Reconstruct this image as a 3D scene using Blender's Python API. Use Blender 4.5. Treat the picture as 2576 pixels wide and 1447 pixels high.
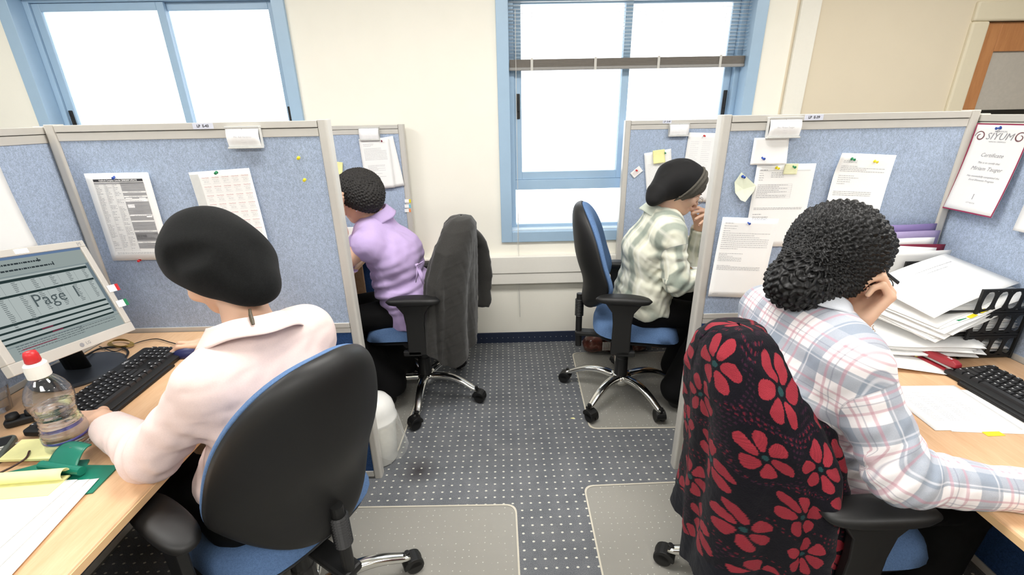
import bpy, math, random
import numpy as np
from mathutils import Vector, Matrix, Euler

# ------------------------------------------------------------------ clear
for o in list(bpy.data.objects):
    bpy.data.objects.remove(o)
SC = bpy.context.scene
COL = SC.collection

# ------------------------------------------------------------------ camera
F_PX, CX, CY, CAM_H = 1133.0, 1288.0, 723.5, 1.5
_th, _ps, _ro = math.radians(21.0), math.radians(0.83), math.radians(1.11)
CF = Vector((math.sin(_ps) * math.cos(_th), math.cos(_ps) * math.cos(_th), -math.sin(_th)))
_r0 = Vector((math.cos(_ps), -math.sin(_ps), 0))
_u0 = _r0.cross(CF)
CR = _r0 * math.cos(_ro) - _u0 * math.sin(_ro)
CU = _r0 * math.sin(_ro) + _u0 * math.cos(_ro)
cam_d = bpy.data.cameras.new('camera')
cam_d.sensor_fit = 'HORIZONTAL'
cam_d.sensor_width = 36.0
cam_d.lens = 36.0 * F_PX / 2576.0
cam_d.clip_start = 0.05
cam = bpy.data.objects.new('camera', cam_d)
M = Matrix(((CR.x, CU.x, -CF.x), (CR.y, CU.y, -CF.y), (CR.z, CU.z, -CF.z))).to_4x4()
M.translation = Vector((0, 0, CAM_H))
cam.matrix_world = M
COL.objects.link(cam)
SC.camera = cam


def at(px, py, x=None, y=None, z=None, k=None):
    """point of the room seen at a photograph pixel, on a plane x=, y= or z= (or at a depth k)"""
    d = CF + CR * ((px - CX) / F_PX) - CU * ((py - CY) / F_PX)
    if z is not None: t = (z - CAM_H) / d.z
    elif y is not None: t = y / d.y
    elif x is not None: t = x / d.x
    else: t = k
    return Vector((0, 0, CAM_H)) + d * t


# ------------------------------------------------------------------ view, world, lights
SC.view_settings.view_transform = 'Standard'
SC.view_settings.look = 'None'
SC.view_settings.gamma = 1.0
SC.view_settings.use_curve_mapping = False
SC.view_settings.exposure = 0.0
W = bpy.data.worlds.new('world')
SC.world = W
W.use_nodes = True
wn = W.node_tree
bg = wn.nodes['Background']
bg.inputs['Color'].default_value = (0.93, 0.97, 1.0, 1)
bg.inputs['Strength'].default_value = 3.6

WALL_Y = 2.835
CEIL_Z = 2.62
WIN = [(-2.668, -1.152, 0.73, 2.215), (-0.02, 1.476, 0.73, 2.215)]


def area(name, loc, rot, sx, sy, power, color=(1, 1, 1), portal=False):
    l = bpy.data.lights.new(name, 'AREA')
    l.shape = 'RECTANGLE'
    l.size, l.size_y = sx, sy
    l.energy = power
    l.color = color
    if portal:
        l.cycles.is_portal = True
    o = bpy.data.objects.new(name, l)
    o.location = loc
    o.rotation_euler = rot
    COL.objects.link(o)
    return o


for i, (x0, x1, z0, z1) in enumerate(WIN):
    area('window_daylight', ((x0 + x1) / 2, WALL_Y + 0.16, (z0 + z1) / 2), (math.radians(-90), 0, 0), x1 - x0, z1 - z0, 1, portal=True)

LAMPS = [(-2.2, 1.3), (0.0, 1.3), (2.2, 1.3), (-2.2, -0.9), (0.0, -0.9), (2.2, -0.9)]
LAMP_POWER = 26.0

# ------------------------------------------------------------------ tags
def tag(o, label=None, cat=None, group=None, kind=None):
    if label: o['label'] = label
    if cat: o['category'] = cat
    if group: o['group'] = group
    if kind: o['kind'] = kind
    return o


def empty(name, loc=(0, 0, 0), rz=0.0, label=None, cat=None, group=None, kind=None, mat=None):
    o = bpy.data.objects.new(name, None)
    o.empty_display_size = 0.1
    COL.objects.link(o)
    if mat is not None: o.matrix_world = mat
    else:
        o.location = loc
        o.rotation_euler = (0, 0, rz)
    return tag(o, label, cat, group, kind)


def link(name, me, parent=None, label=None, cat=None, group=None, kind=None):
    o = bpy.data.objects.new(name, me)
    COL.objects.link(o)
    if parent is not None: o.parent = parent
    return tag(o, label, cat, group, kind)


def children(o):
    return [c for c in bpy.data.objects if c.parent == o]


def copy_tree(o, parent=None):
    kids = children(o)
    c = o.copy()
    COL.objects.link(c)
    c.parent = parent
    for ch in kids: copy_tree(ch, c)
    return c


# ------------------------------------------------------------------ mesh builder
class MB:
    def __init__(s):
        s.v = []; s.f = []; s.m = []; s.uv = {}

    def add(s, vs, fs, mi=0, M=None):
        b = len(s.v)
        for p in vs:
            p = Vector(p)
            if M is not None: p = M @ p
            s.v.append(tuple(p))
        for f in fs:
            s.f.append(tuple(b + i for i in f)); s.m.append(mi)
        return b

    def box(s, c, size, M=None, mi=0):
        x, y, z = size[0] / 2, size[1] / 2, size[2] / 2
        vs = [(c[0] + a * x, c[1] + b * y, c[2] + d * z) for a in (-1, 1) for b in (-1, 1) for d in (-1, 1)]
        fs = [(0, 1, 3, 2), (4, 6, 7, 5), (0, 4, 5, 1), (2, 3, 7, 6), (0, 2, 6, 4), (1, 5, 7, 3)]
        s.add(vs, fs, mi, M); return s

    def b2(s, lo, hi, M=None, mi=0):
        return s.box([(a + b) / 2 for a, b in zip(lo, hi)], [abs(b - a) for a, b in zip(lo, hi)], M, mi)

    def grid(s, fn, nu, nv, mi=0, wu=False, wv=False, flip=False):
        """fn(u,v) u,v in 0..1"""
        b = len(s.v)
        cu = nu if wu else nu + 1
        cv = nv if wv else nv + 1
        for j in range(cv):
            for i in range(cu):
                s.v.append(tuple(fn(i / nu, j / nv)))
        for j in range(nv):
            for i in range(nu):
                a = b + j * cu + i
                i2 = (i + 1) % cu; j2 = (j + 1) % cv
                q = (b + j * cu + i, b + j * cu + i2, b + j2 * cu + i2, b + j2 * cu + i)
                s.f.append(q[::-1] if flip else q); s.m.append(mi)
        return s

    def tube(s, pts, rad, n=10, cap=True, mi=0, flat=1.0, upv=None):
        pts = [Vector(p) for p in pts]
        if not hasattr(rad, '__len__'): rad = [rad] * len(pts)
        b = len(s.v)
        up = Vector(upv) if upv is not None else None
        N = len(pts)
        prev = None
        for i, p in enumerate(pts):
            t = (pts[min(i + 1, N - 1)] - pts[max(i - 1, 0)])
            if t.length < 1e-9: t = Vector((0, 0, 1))
            t.normalize()
            if prev is None:
                a = up if up is not None else (Vector((0, 0, 1)) if abs(t.z) < .9 else Vector((1, 0, 0)))
                x = a.cross(t).normalized() if a.cross(t).length > 1e-6 else Vector((1, 0, 0))
            else:
                x = (prev - t * prev.dot(t))
                x = x.normalized() if x.length > 1e-6 else prev
            prev = x
            y = t.cross(x)
            for k in range(n):
                an = 2 * math.pi * k / n
                s.v.append(tuple(p + x * (math.cos(an) * rad[i]) + y * (math.sin(an) * rad[i] * flat)))
        for i in range(N - 1):
            for k in range(n):
                k2 = (k + 1) % n
                s.f.append((b + i * n + k, b + i * n + k2, b + (i + 1) * n + k2, b + (i + 1) * n + k)); s.m.append(mi)
        if cap:
            s.f.append(tuple(b + k for k in reversed(range(n)))); s.m.append(mi)
            s.f.append(tuple(b + (N - 1) * n + k for k in range(n))); s.m.append(mi)
        return s

    def lathe(s, prof, n=32, M=None, mi=0, cap=True):
        b = len(s.v)
        vs = []
        for r, z in prof:
            for k in range(n):
                a = 2 * math.pi * k / n
                vs.append((r * math.cos(a), r * math.sin(a), z))
        fs = []
        for i in range(len(prof) - 1):
            for k in range(n):
                k2 = (k + 1) % n
                fs.append((i * n + k, i * n + k2, (i + 1) * n + k2, (i + 1) * n + k))
        if cap:
            fs.append(tuple(reversed(range(n))))
            fs.append(tuple((len(prof) - 1) * n + k for k in range(n)))
        s.add(vs, fs, mi, M); return s

    def prism(s, pts2, z0, z1, M=None, mi=0):
        """closed polygon in xy extruded z0..z1 (ccw)"""
        n = len(pts2)
        vs = [(p[0], p[1], z0) for p in pts2] + [(p[0], p[1], z1) for p in pts2]
        fs = [tuple(reversed(range(n))), tuple(range(n, 2 * n))]
        for i in range(n):
            j = (i + 1) % n
            fs.append((i, j, n + j, n + i))
        s.add(vs, fs, mi, M); return s

    def build(s, name, mats, parent=None, smooth=False, bevel=0, seg=2, solid=0, subsurf=0, angle=None, **kw):
        me = bpy.data.meshes.new(name)
        me.from_pydata(s.v, [], s.f)
        if not isinstance(mats, (list, tuple)): mats = [mats]
        for m in mats: me.materials.append(m)
        if any(s.m): me.polygons.foreach_set('material_index', s.m)
        if smooth: me.polygons.foreach_set('use_smooth', [True] * len(me.polygons))
        me.update()
        o = link(name, me, parent, **kw)
        if solid:
            md = o.modifiers.new('thickness', 'SOLIDIFY'); md.thickness = solid; md.offset = 0
        if bevel:
            md = o.modifiers.new('bevel', 'BEVEL'); md.width = bevel; md.segments = seg; md.limit_method = 'ANGLE'
            md.angle_limit = math.radians(angle or 40)
        if subsurf:
            md = o.modifiers.new('subdivision', 'SUBSURF'); md.levels = subsurf; md.render_levels = subsurf
        return o


def frame_m(origin, xaxis, yaxis, zaxis):
    x, y, z = Vector(xaxis), Vector(yaxis), Vector(zaxis)
    m = Matrix(((x.x, y.x, z.x), (x.y, y.y, z.y), (x.z, y.z, z.z))).to_4x4()
    m.translation = Vector(origin)
    return m


def rot_box_m(loc, rz=0, rx=0, ry=0):
    return Matrix.Translation(Vector(loc)) @ Euler((rx, ry, rz)).to_matrix().to_4x4()


def rrect(w, h, r, n=6, cx=0, cy=0):
    pts = []
    for (sx, sy, a0) in ((1, 1, 0), (-1, 1, 90), (-1, -1, 180), (1, -1, 270)):
        for k in range(n + 1):
            a = math.radians(a0 + 90 * k / n)
            pts.append((cx + sx * (w / 2 - r) + r * math.cos(a), cy + sy * (h / 2 - r) + r * math.sin(a)))
    return pts


def bez(pts, n=16):
    """catmull-rom through pts"""
    P = [Vector(p) for p in pts]
    P = [P[0] * 2 - P[1]] + P + [P[-1] * 2 - P[-2]]
    out = []
    for i in range(1, len(P) - 2):
        for k in range(n):
            t = k / n
            out.append(0.5 * ((2 * P[i]) + (P[i + 1] - P[i - 1]) * t + (2 * P[i - 1] - 5 * P[i] + 4 * P[i + 1] - P[i + 2]) * t * t
                              + (-P[i - 1] + 3 * P[i] - 3 * P[i + 1] + P[i + 2]) * t ** 3))
    out.append(P[-2].copy())
    return out


# ------------------------------------------------------------------ materials
def srgb(r, g, b):
    f = lambda c: (c / 255 / 12.92) if c / 255 <= 0.04045 else ((c / 255 + 0.055) / 1.055) ** 2.4
    return (f(r), f(g), f(b), 1)


class NT:
    """small node-tree helper"""
    def __init__(s, name):
        s.mat = bpy.data.materials.new(name)
        s.mat.use_nodes = True
        s.t = s.mat.node_tree
        s.bsdf = s.t.nodes['Principled BSDF']
        s.out = s.t.nodes['Material Output']

    def n(s, typ, **kw):
        nd = s.t.nodes.new(typ)
        for k, v in kw.items(): setattr(nd, k, v)
        return nd

    def l(s, a, b): s.t.links.new(a, b)

    def inp(s, sock, v):
        if isinstance(v, bpy.types.NodeSocket): s.l(v, sock)
        else: sock.default_value = v

    def math(s, op, a, b=0.0, c=0.0, clamp=False):
        nd = s.n('ShaderNodeMath', operation=op); nd.use_clamp = clamp
        s.inp(nd.inputs[0], a); s.inp(nd.inputs[1], b)
        if op in ('MULTIPLY_ADD', 'COMPARE', 'SMOOTH_MIN', 'SMOOTH_MAX', 'WRAP'): s.inp(nd.inputs[2], c)
        return nd.outputs[0]

    def mix(s, fac, a, b, blend='MIX'):
        nd = s.n('ShaderNodeMix', data_type='RGBA', blend_type=blend)
        s.inp(nd.inputs[0], fac); s.inp(nd.inputs[6], a); s.inp(nd.inputs[7], b)
        return nd.outputs[2]

    def noise(s, vec, scale, detail=2, rough=.5):
        nd = s.n('ShaderNodeTexNoise')
        s.l(vec, nd.inputs['Vector'])
        nd.inputs['Scale'].default_value = scale; nd.inputs['Detail'].default_value = detail
        nd.inputs['Roughness'].default_value = rough
        return nd.outputs[0]

    def ramp(s, fac, stops):
        nd = s.n('ShaderNodeValToRGB')
        cr = nd.color_ramp
        while len(cr.elements) < len(stops): cr.elements.new(.5)
        for e, (p, c) in zip(cr.elements, stops):
            e.position = p; e.color = c if len(c) == 4 else (*c, 1)
        s.l(fac, nd.inputs[0])
        return nd.outputs[0]

    def obj(s): return s.n('ShaderNodeTexCoord').outputs['Object']

    def bump(s, h, strength=.3, dist=.001):
        b = s.n('ShaderNodeBump')
        s.l(h, b.inputs['Height']); b.inputs['Strength'].default_value = strength; b.inputs['Distance'].default_value = dist
        s.l(b.outputs[0], s.bsdf.inputs['Normal'])
        return b

    def set(s, **kw):
        names = dict(color='Base Color', rough='Roughness', metal='Metallic', spec='Specular IOR Level', sheen='Sheen Weight',
                     trans='Transmission Weight', ior='IOR', alpha='Alpha', coat='Coat Weight', sss='Subsurface Weight')
        for k, v in kw.items():
            s.inp(s.bsdf.inputs[names[k]], v)
        return s.mat


def plain(name, c, rough=.5, metal=0, spec=.5, grain=0.04, scale=60, bump=0, **kw):
    n = NT(name)
    o = n.obj()
    f = n.noise(o, scale, 3)
    d = tuple(max(0, x * (1 - grain * 2)) for x in c[:3]) + (1,)
    l = tuple(min(1, x * (1 + grain * 2)) for x in c[:3]) + (1,)
    n.set(color=n.mix(f, d, l), rough=rough, metal=metal, spec=spec, **kw)
    if bump: n.bump(f, .5, bump)
    return n.mat


def fabric(name, c, scale=900, contrast=.35, rough=.95, bump=.0006, sheen=0.0, stretch=(1, 1, 1), crease=0):
    n = NT(name)
    mp = n.n('ShaderNodeMapping'); n.l(n.obj(), mp.inputs[0]); mp.inputs['Scale'].default_value = stretch
    a = n.noise(mp.outputs[0], scale, 2, .6)
    b = n.noise(mp.outputs[0], scale * .25, 2, .5)
    f = n.math('ADD', n.math('MULTIPLY', a, .7), n.math('MULTIPLY', b, .3))
    d = tuple(max(0, x * (1 - contrast)) for x in c[:3]) + (1,)
    l = tuple(min(1, x * (1 + contrast)) for x in c[:3]) + (1,)
    n.set(color=n.ramp(f, [(.36, d), (.64, l)]), rough=rough, spec=.2, sheen=sheen)
    if bump: b1 = n.bump(f, .6, bump)
    if crease:
        ds = n.n('ShaderNodeTexNoise'); n.l(n.obj(), ds.inputs['Vector']); ds.inputs['Scale'].default_value = 7.5; ds.inputs['Detail'].default_value = 1.5
        ds.inputs['Distortion'].default_value = .9
        b2 = n.n('ShaderNodeBump'); n.l(ds.outputs[0], b2.inputs['Height']); b2.inputs['Strength'].default_value = .7; b2.inputs['Distance'].default_value = crease
        n.l(b2.outputs[0], b1.inputs['Normal'])
    return n.mat


MT = {}
MT['wall'] = plain('wall_paint', srgb(247, 244, 232), .85, grain=.01, scale=8)
MT['wall_tan'] = plain('wall_paint_warm', srgb(226, 214, 190), .85, grain=.01, scale=8)
MT['ceiling'] = plain('ceiling_paint', srgb(235, 233, 226), .9)
MT['frame_blue'] = plain('window_aluminium_blue', srgb(164, 192, 216), .35, grain=.02, scale=15)
MT['alu'] = plain('partition_aluminium', srgb(204, 201, 194), .42, .15, grain=.02, scale=30)
MT['alu_dark'] = plain('partition_groove', srgb(120, 120, 116), .5, .3)
MT['panel'] = fabric('panel_fabric_light_blue', srgb(166, 181, 203), 520, .22, bump=.0008, stretch=(1, 1, .55))
MT['panel_dark'] = fabric('panel_fabric_deep_blue', srgb(44, 72, 116), 520, .35, bump=.0006)
MT['chair_blue'] = fabric('chair_fabric_blue', srgb(92, 120, 160), 700, .22, bump=.0005)
MT['plastic_black'] = plain('black_plastic', srgb(21, 21, 21), .52, grain=.08, scale=900, bump=.0001)
MT['plastic_dark'] = plain('dark_plastic', srgb(13, 13, 13), .5)
MT['chrome'] = plain('chrome', srgb(236, 236, 232), .17, 1.0, grain=.01)
MT['steel'] = plain('steel', srgb(176, 176, 172), .3, 1.0)
MT['white_plastic'] = plain('white_plastic', srgb(236, 236, 230), .35, grain=.01)
MT['grey_plastic'] = plain('grey_plastic', srgb(205, 203, 196), .45, grain=.01)
MT['paper'] = plain('paper', srgb(244, 244, 242), .8, grain=.008, scale=20)
MT['paper_edge'] = plain('paper_grey', srgb(214, 216, 214), .8)
MT['ink'] = plain('ink_grey', srgb(150, 150, 154), .8)
MT['ink_dark'] = plain('ink_dark', srgb(50, 50, 54), .8)
MT['ink_light'] = plain('ink_light_grey', srgb(190, 191, 194), .8)
MT['ink_red'] = plain('ink_red', srgb(190, 110, 116), .8)
MT['sticky'] = plain('sticky_yellow', srgb(240, 236, 168), .8)
MT['skin'] = plain('skin', srgb(226, 184, 156), .5, grain=.03, scale=30, sss=.08)
MT['white'] = plain('white_print', srgb(250, 250, 250), .7)
for nm, c in (('red', (205, 40, 44)), ('green', (34, 130, 84)), ('blue', (36, 74, 160)), ('yellow', (232, 214, 40)), ('navy', (34, 38, 84)),
              ('maroon', (120, 26, 52)), ('orange', (240, 150, 90)), ('cyan', (120, 196, 214)), ('purple', (128, 112, 164)), ('brown', (70, 42, 32))):
    MT[nm] = plain('plastic_' + nm, srgb(*c), .4, grain=.02)


def wood_mat(name, base, dark, rough=.35, axis='Y'):
    n = NT(name)
    mp = n.n('ShaderNodeMapping'); n.l(n.obj(), mp.inputs[0])
    mp.inputs['Scale'].default_value = (14, 1.6, 14) if axis == 'Y' else ((1.6, 14, 14) if axis == 'X' else (14, 14, 1.6))
    a = n.noise(mp.outputs[0], 3.0, 5, .6)
    b = n.noise(mp.outputs[0], 14.0, 3, .6)
    f = n.math('ADD', n.math('MULTIPLY', a, .65), n.math('MULTIPLY', b, .35))
    n.set(color=n.ramp(f, [(.3, dark), (.62, base)]), rough=rough, spec=.4)
    return n.mat


MT['desk'] = wood_mat('desk_beech', srgb(226, 188, 148), srgb(208, 164, 122))
MT['door_wood'] = wood_mat('door_wood', srgb(196, 138, 90), srgb(176, 118, 74), axis='Z')


def glass_mat(name, tint=(1, 1, 1, 1), refl=.06):
    n = NT(name)
    tr = n.n('ShaderNodeBsdfTransparent'); tr.inputs[0].default_value = tint
    gl = n.n('ShaderNodeBsdfGlossy'); gl.inputs['Roughness'].default_value = .02
    mx = n.n('ShaderNodeMixShader')
    lw = n.n('ShaderNodeLayerWeight'); lw.inputs[0].default_value = .25
    n.l(n.math('MULTIPLY_ADD', lw.outputs['Fresnel'], .8, refl * .5), mx.inputs[0])
    n.l(tr.outputs[0], mx.inputs[1]); n.l(gl.outputs[0], mx.inputs[2]); n.l(mx.outputs[0], n.out.inputs[0])
    return n.mat


MT['glass'] = glass_mat('window_glass')


def emis(name, c, st):
    n = NT(name)
    e = n.n('ShaderNodeEmission'); e.inputs[0].default_value = c; e.inputs[1].default_value = st
    n.l(e.outputs[0], n.out.inputs[0])
    return n.mat


MT['lamp_glow'] = emis('lamp_diffuser_glow', (1, .98, .94, 1), 6.0)
MT['mat_clear'] = None
# ================================================================== ROOM SHELL
XL, XR, YF = -4.6, 5.0, -3.2


def carpet_mat():
    n = NT('carpet_blue_grey_dotted')
    o = n.obj()
    sep = n.n('ShaderNodeSeparateXYZ'); n.l(o, sep.inputs[0])
    a = n.noise(o, 420, 3, .7)
    b = n.noise(o, 9, 3, .6)
    c = n.noise(o, 2.2, 2, .5)
    base = n.ramp(n.math('ADD', n.math('MULTIPLY', a, .8), n.math('MULTIPLY', b, .2)),
                  [(.33, srgb(68, 72, 79)), (.5, srgb(108, 112, 118)), (.68, srgb(152, 153, 154))])
    base = n.mix(n.math('MULTIPLY', c, .25), base, srgb(120, 118, 112))
    # stain
    mp = n.n('ShaderNodeVectorMath', operation='DISTANCE'); n.l(o, mp.inputs[0]); mp.inputs[1].default_value = (-.415, 1.62, 0)
    st = n.math('MULTIPLY', n.math('SUBTRACT', 1.0, n.math('DIVIDE', n.math('ADD', mp.outputs['Value'], n.math('MULTIPLY', b, .06)), .13), clamp=True), 1.2, clamp=True)
    base = n.mix(st, base, srgb(64, 60, 62))
    # woven dots on a grid
    def cell(s, pitch, off):
        return n.math('SUBTRACT', n.math('FRACT', n.math('ADD', n.math('DIVIDE', n.math('SUBTRACT', s, off), pitch), 100.5)), .5)
    x = n.math('MULTIPLY', cell(sep.outputs[0], .0374, -.031), .0374)
    y = n.math('MULTIPLY', cell(sep.outputs[1], .0360, 1.741), .0360)
    d = n.math('SQRT', n.math('ADD', n.math('POWER', n.math('MULTIPLY', x, .72), 2), n.math('POWER', y, 2)))
    d = n.math('ADD', d, n.math('MULTIPLY', n.math('SUBTRACT', a, .5), .003))
    dot = n.math('MULTIPLY', n.math('SUBTRACT', .0042, d), 900, clamp=True)
    n.set(color=n.mix(dot, base, srgb(214, 214, 202)), rough=.95, spec=.1)
    n.bump(a, .5, .002)
    return n.mat


MT['carpet'] = carpet_mat()
MT['carpet_dark'] = None


def structure(name, mb, mats, **kw):
    o = mb.build(name, mats, **kw)
    o['kind'] = 'structure'
    return o


structure('floor', MB().b2((XL, YF, -.05), (XR, WALL_Y, 0)), MT['carpet'])
structure('ceiling', MB().b2((XL, YF, CEIL_Z), (XR, WALL_Y + .2, CEIL_Z + .08)), MT['ceiling'])
w = MB()
xs = [XL, WIN[0][0] + .03, WIN[0][1] - .03, WIN[1][0] + .03, WIN[1][1] - .03, XR]
w.b2((xs[0], WALL_Y, 0), (xs[1], WALL_Y + .2, CEIL_Z))
w.b2((xs[2], WALL_Y, 0), (xs[3], WALL_Y + .2, CEIL_Z))
w.b2((xs[4], WALL_Y, 0), (1.64, WALL_Y + .2, CEIL_Z))
DX0, DX1, DZ = at(2403, 285, y=2.86).x, 3.75, at(2500, 56, y=2.86).z
w.b2((1.64, WALL_Y, 0), (DX0, WALL_Y + .2, CEIL_Z), mi=1)
w.b2((DX1, WALL_Y, 0), (XR, WALL_Y + .2, CEIL_Z), mi=1)
w.b2((DX0, WALL_Y, DZ), (DX1, WALL_Y + .2, CEIL_Z), mi=1)
for k in (1, 3):
    w.b2((xs[k], WALL_Y, 0), (xs[k + 1], WALL_Y + .2, .76))
    w.b2((xs[k], WALL_Y, 2.185), (xs[k + 1], WALL_Y + .2, CEIL_Z))
structure('wall_back', w, [MT['wall'], MT['wall_tan']])
structure('wall_left', MB().b2((XL - .1, YF, 0), (XL, WALL_Y + .2, CEIL_Z)), MT['wall'])
structure('wall_right', MB().b2((XR, YF, 0), (XR + .1, WALL_Y + .2, CEIL_Z)), MT['wall_tan'])
structure('wall_front', MB().b2((XL, YF - .1, 0), (XR, YF, CEIL_Z)), MT['wall'])
# carpet-clad baseboard
structure('baseboard_back', MB().b2((XL, WALL_Y - .012, 0), (XR, WALL_Y, .076)), None or plain('baseboard_carpet_navy', srgb(34, 44, 66), .95, grain=.2, scale=600))
dots = MB()
for i in range(-40, 60):
    dots.box((-.031 + i * .0374, WALL_Y - .0125, .04), (.004, .001, .003))
structure('trim_1', dots, plain('baseboard_dots', srgb(190, 190, 182), .9))
# cable trunking below the windows
t = MB()
t.b2((XL, WALL_Y - .055, .530), (XR, WALL_Y, .642)); t.b2((XL, WALL_Y - .048, .453), (XR, WALL_Y, .5285))
structure('trim_2', t, plain('trunking_white', srgb(236, 233, 224), .5, grain=.01), bevel=.004)
# shallow column right of the second window
structure('trim_3', MB().b2((1.655, WALL_Y - .02, 0), (1.765, WALL_Y, CEIL_Z)), plain('column_plaster', srgb(240, 237, 226), .8, grain=.01), bevel=.003)

# ---- door with frame and glazed wooden leaf
d = empty('door_1', (DX0, WALL_Y, 0), kind='structure')
fm = MB()
fm.b2((-.10, -.02, 0), (.0, .12, DZ)); fm.b2((DX1 - DX0, -.02, 0), (DX1 - DX0 + .1, .12, DZ)); fm.b2((-.10, -.02, DZ), (DX1 - DX0 + .1, .12, DZ + .1))
fm.build('door_frame', plain('door_frame_cream', srgb(226, 216, 190), .5, grain=.01), d, bevel=.012, seg=3)
lf = MB()
W_ = DX1 - DX0
lf.b2((0, .012, 0), (.10, .05, DZ)); lf.b2((W_ - .10, .012, 0), (W_, .05, DZ)); lf.b2((.10, .012, DZ - .15), (W_ - .10, .05, DZ)); lf.b2((.10, .012, 0), (W_ - .10, .05, .9))
lf.build('door_leaf', MT['door_wood'], d, bevel=.003)
MB().b2((.10, .026, .9), (W_ - .10, .032, DZ - .15)).build('pane', plain('frosted_glass', srgb(188, 182, 172), .12, spec=.6), d)
MB().b2((.10, .018, 1.44), (W_ - .10, .025, 1.475)).build('door_rail', MT['plastic_dark'], d)
MB().b2((.80, -.03, 1.0), (.84, .012, 1.03)).build('door_handle', MT['steel'], d, bevel=.006)


# ---- windows
def window(idx, x0, x1, z0, z1, transom):
    r = empty('window_%d' % idx, (x0, WALL_Y, z0), kind='structure')
    w, h = x1 - x0, z1 - z0
    fw = .068
    f = MB()
    for a, b in (((0, -.018, 0), (fw, .10, h)), ((w - fw, -.018, 0), (w, .10, h)), ((fw, -.018, 0), (w - fw, .10, fw - .0008)), ((fw, -.018, h - fw + .0008), (w - fw, .10, h))):
        f.b2(a, b)
    f.build('window_frame', MT['frame_blue'], r, bevel=.003)
    # inner lining / tracks
    g = MB()
    sb = .03
    for a, b in (((fw, .07, fw), (fw + sb, .13, h - fw)), ((w - fw - sb, .07, fw), (w - fw, .13, h - fw)), ((fw + sb, .07, fw), (w - fw - sb, .13, fw + .03)), ((fw + sb, .07, h - fw - sb), (w - fw - sb, .13, h - fw))):
        g.b2(a, b)
    zt = None
    if transom:
        zt = .43 - 0.0
        g.b2((fw + sb, .07, at(1400, 475, y=2.92).z - z0), (w - fw - sb, .13, at(1400, 451, y=2.92).z - z0))
    g.build('window_track', MT['frame_blue'], r, bevel=.002)
    lo = (at(1400, 451, y=2.92).z - z0) if transom else fw + .03
    mx = (at(1568, 250, y=2.93).x - x0) if idx == 2 else (at(462, 240, y=2.93).x - x0)
    for k, (a0, a1, yy) in enumerate(((fw + sb + .0008, mx + .022, .0832), (mx - .022, w - fw - sb - .0008, .1062))):
        s = MB(); t_ = .042
        hi_ = h - fw - sb - .0008
        s.b2((a0, yy, lo + .0008), (a0 + t_, yy + .022, hi_)); s.b2((a1 - t_, yy, lo + .0008), (a1, yy + .022, hi_))
        s.b2((a0 + t_, yy, lo + .0008), (a1 - t_, yy + .022, lo + .05)); s.b2((a0 + t_, yy, hi_ - .04), (a1 - t_, yy + .022, hi_))
        so = s.build('sash', MT['frame_blue'], r, bevel=.0025)
        MB().b2((a0 + t_, yy + .009, lo + .05), (a1 - t_, yy + .013, hi_ - .04)).build('pane', MT['glass'], so)
        hx = a0 + .021 if k == 0 else a1 - .021
        hz = (1.545 if idx == 2 else 1.50) - z0
        hm = MB().b2((hx - .011, yy - .008, hz - .07), (hx + .011, yy, hz + .07)); hm.b2((hx - .006, yy - .014, hz - .03), (hx + .006, yy - .006, hz + .035))
        hm.build('latch', MT['plastic_black'], so, bevel=.003)
    if transom:
        MB().b2((fw + sb, .10, fw + .03), (w - fw - sb, .104, at(1400, 475, y=2.92).z - z0)).build('pane', MT['glass'], r)
    MB().b2((fw, .0, fw - .004), (w - fw, .07, fw + .012)).build('window_sill', plain('sill_pale_blue', srgb(196, 214, 228), .4), r, bevel=.003)
    return r


window(1, *WIN[0], False)
window(2, *WIN[1], True)

# ---- ceiling lamps
def lamp(x, y, proto=[]):
    if not proto:
        r = empty('ceiling_lamp', (x, y, CEIL_Z))
        fr = MB()
        for a, b_ in (((-.62, -.32, -.03), (.62, -.29, 0)), ((-.62, .29, -.03), (.62, .32, 0)), ((-.62, -.29, -.03), (-.59, .29, 0)), ((.59, -.29, -.03), (.62, .29, 0))):
            fr.b2(a, b_)
        fr.build('lamp_frame', MT['white_plastic'], r)
        MB().b2((-.59, -.29, -.02), (.59, .29, -.012)).build('diffuser', MT['lamp_glow'], r)
        proto.append(r)
    else:
        r = copy_tree(proto[0]); r.location = (x, y, CEIL_Z)
    tag(r, 'recessed white office ceiling lamp panel with glowing diffuser', 'ceiling lamp', 'ceiling lamps')
    area('lamp_light', (x, y, CEIL_Z - .045), (0, 0, 0), 1.15, .55, LAMP_POWER, (1, .975, .94))


for q in LAMPS: lamp(*q)


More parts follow.
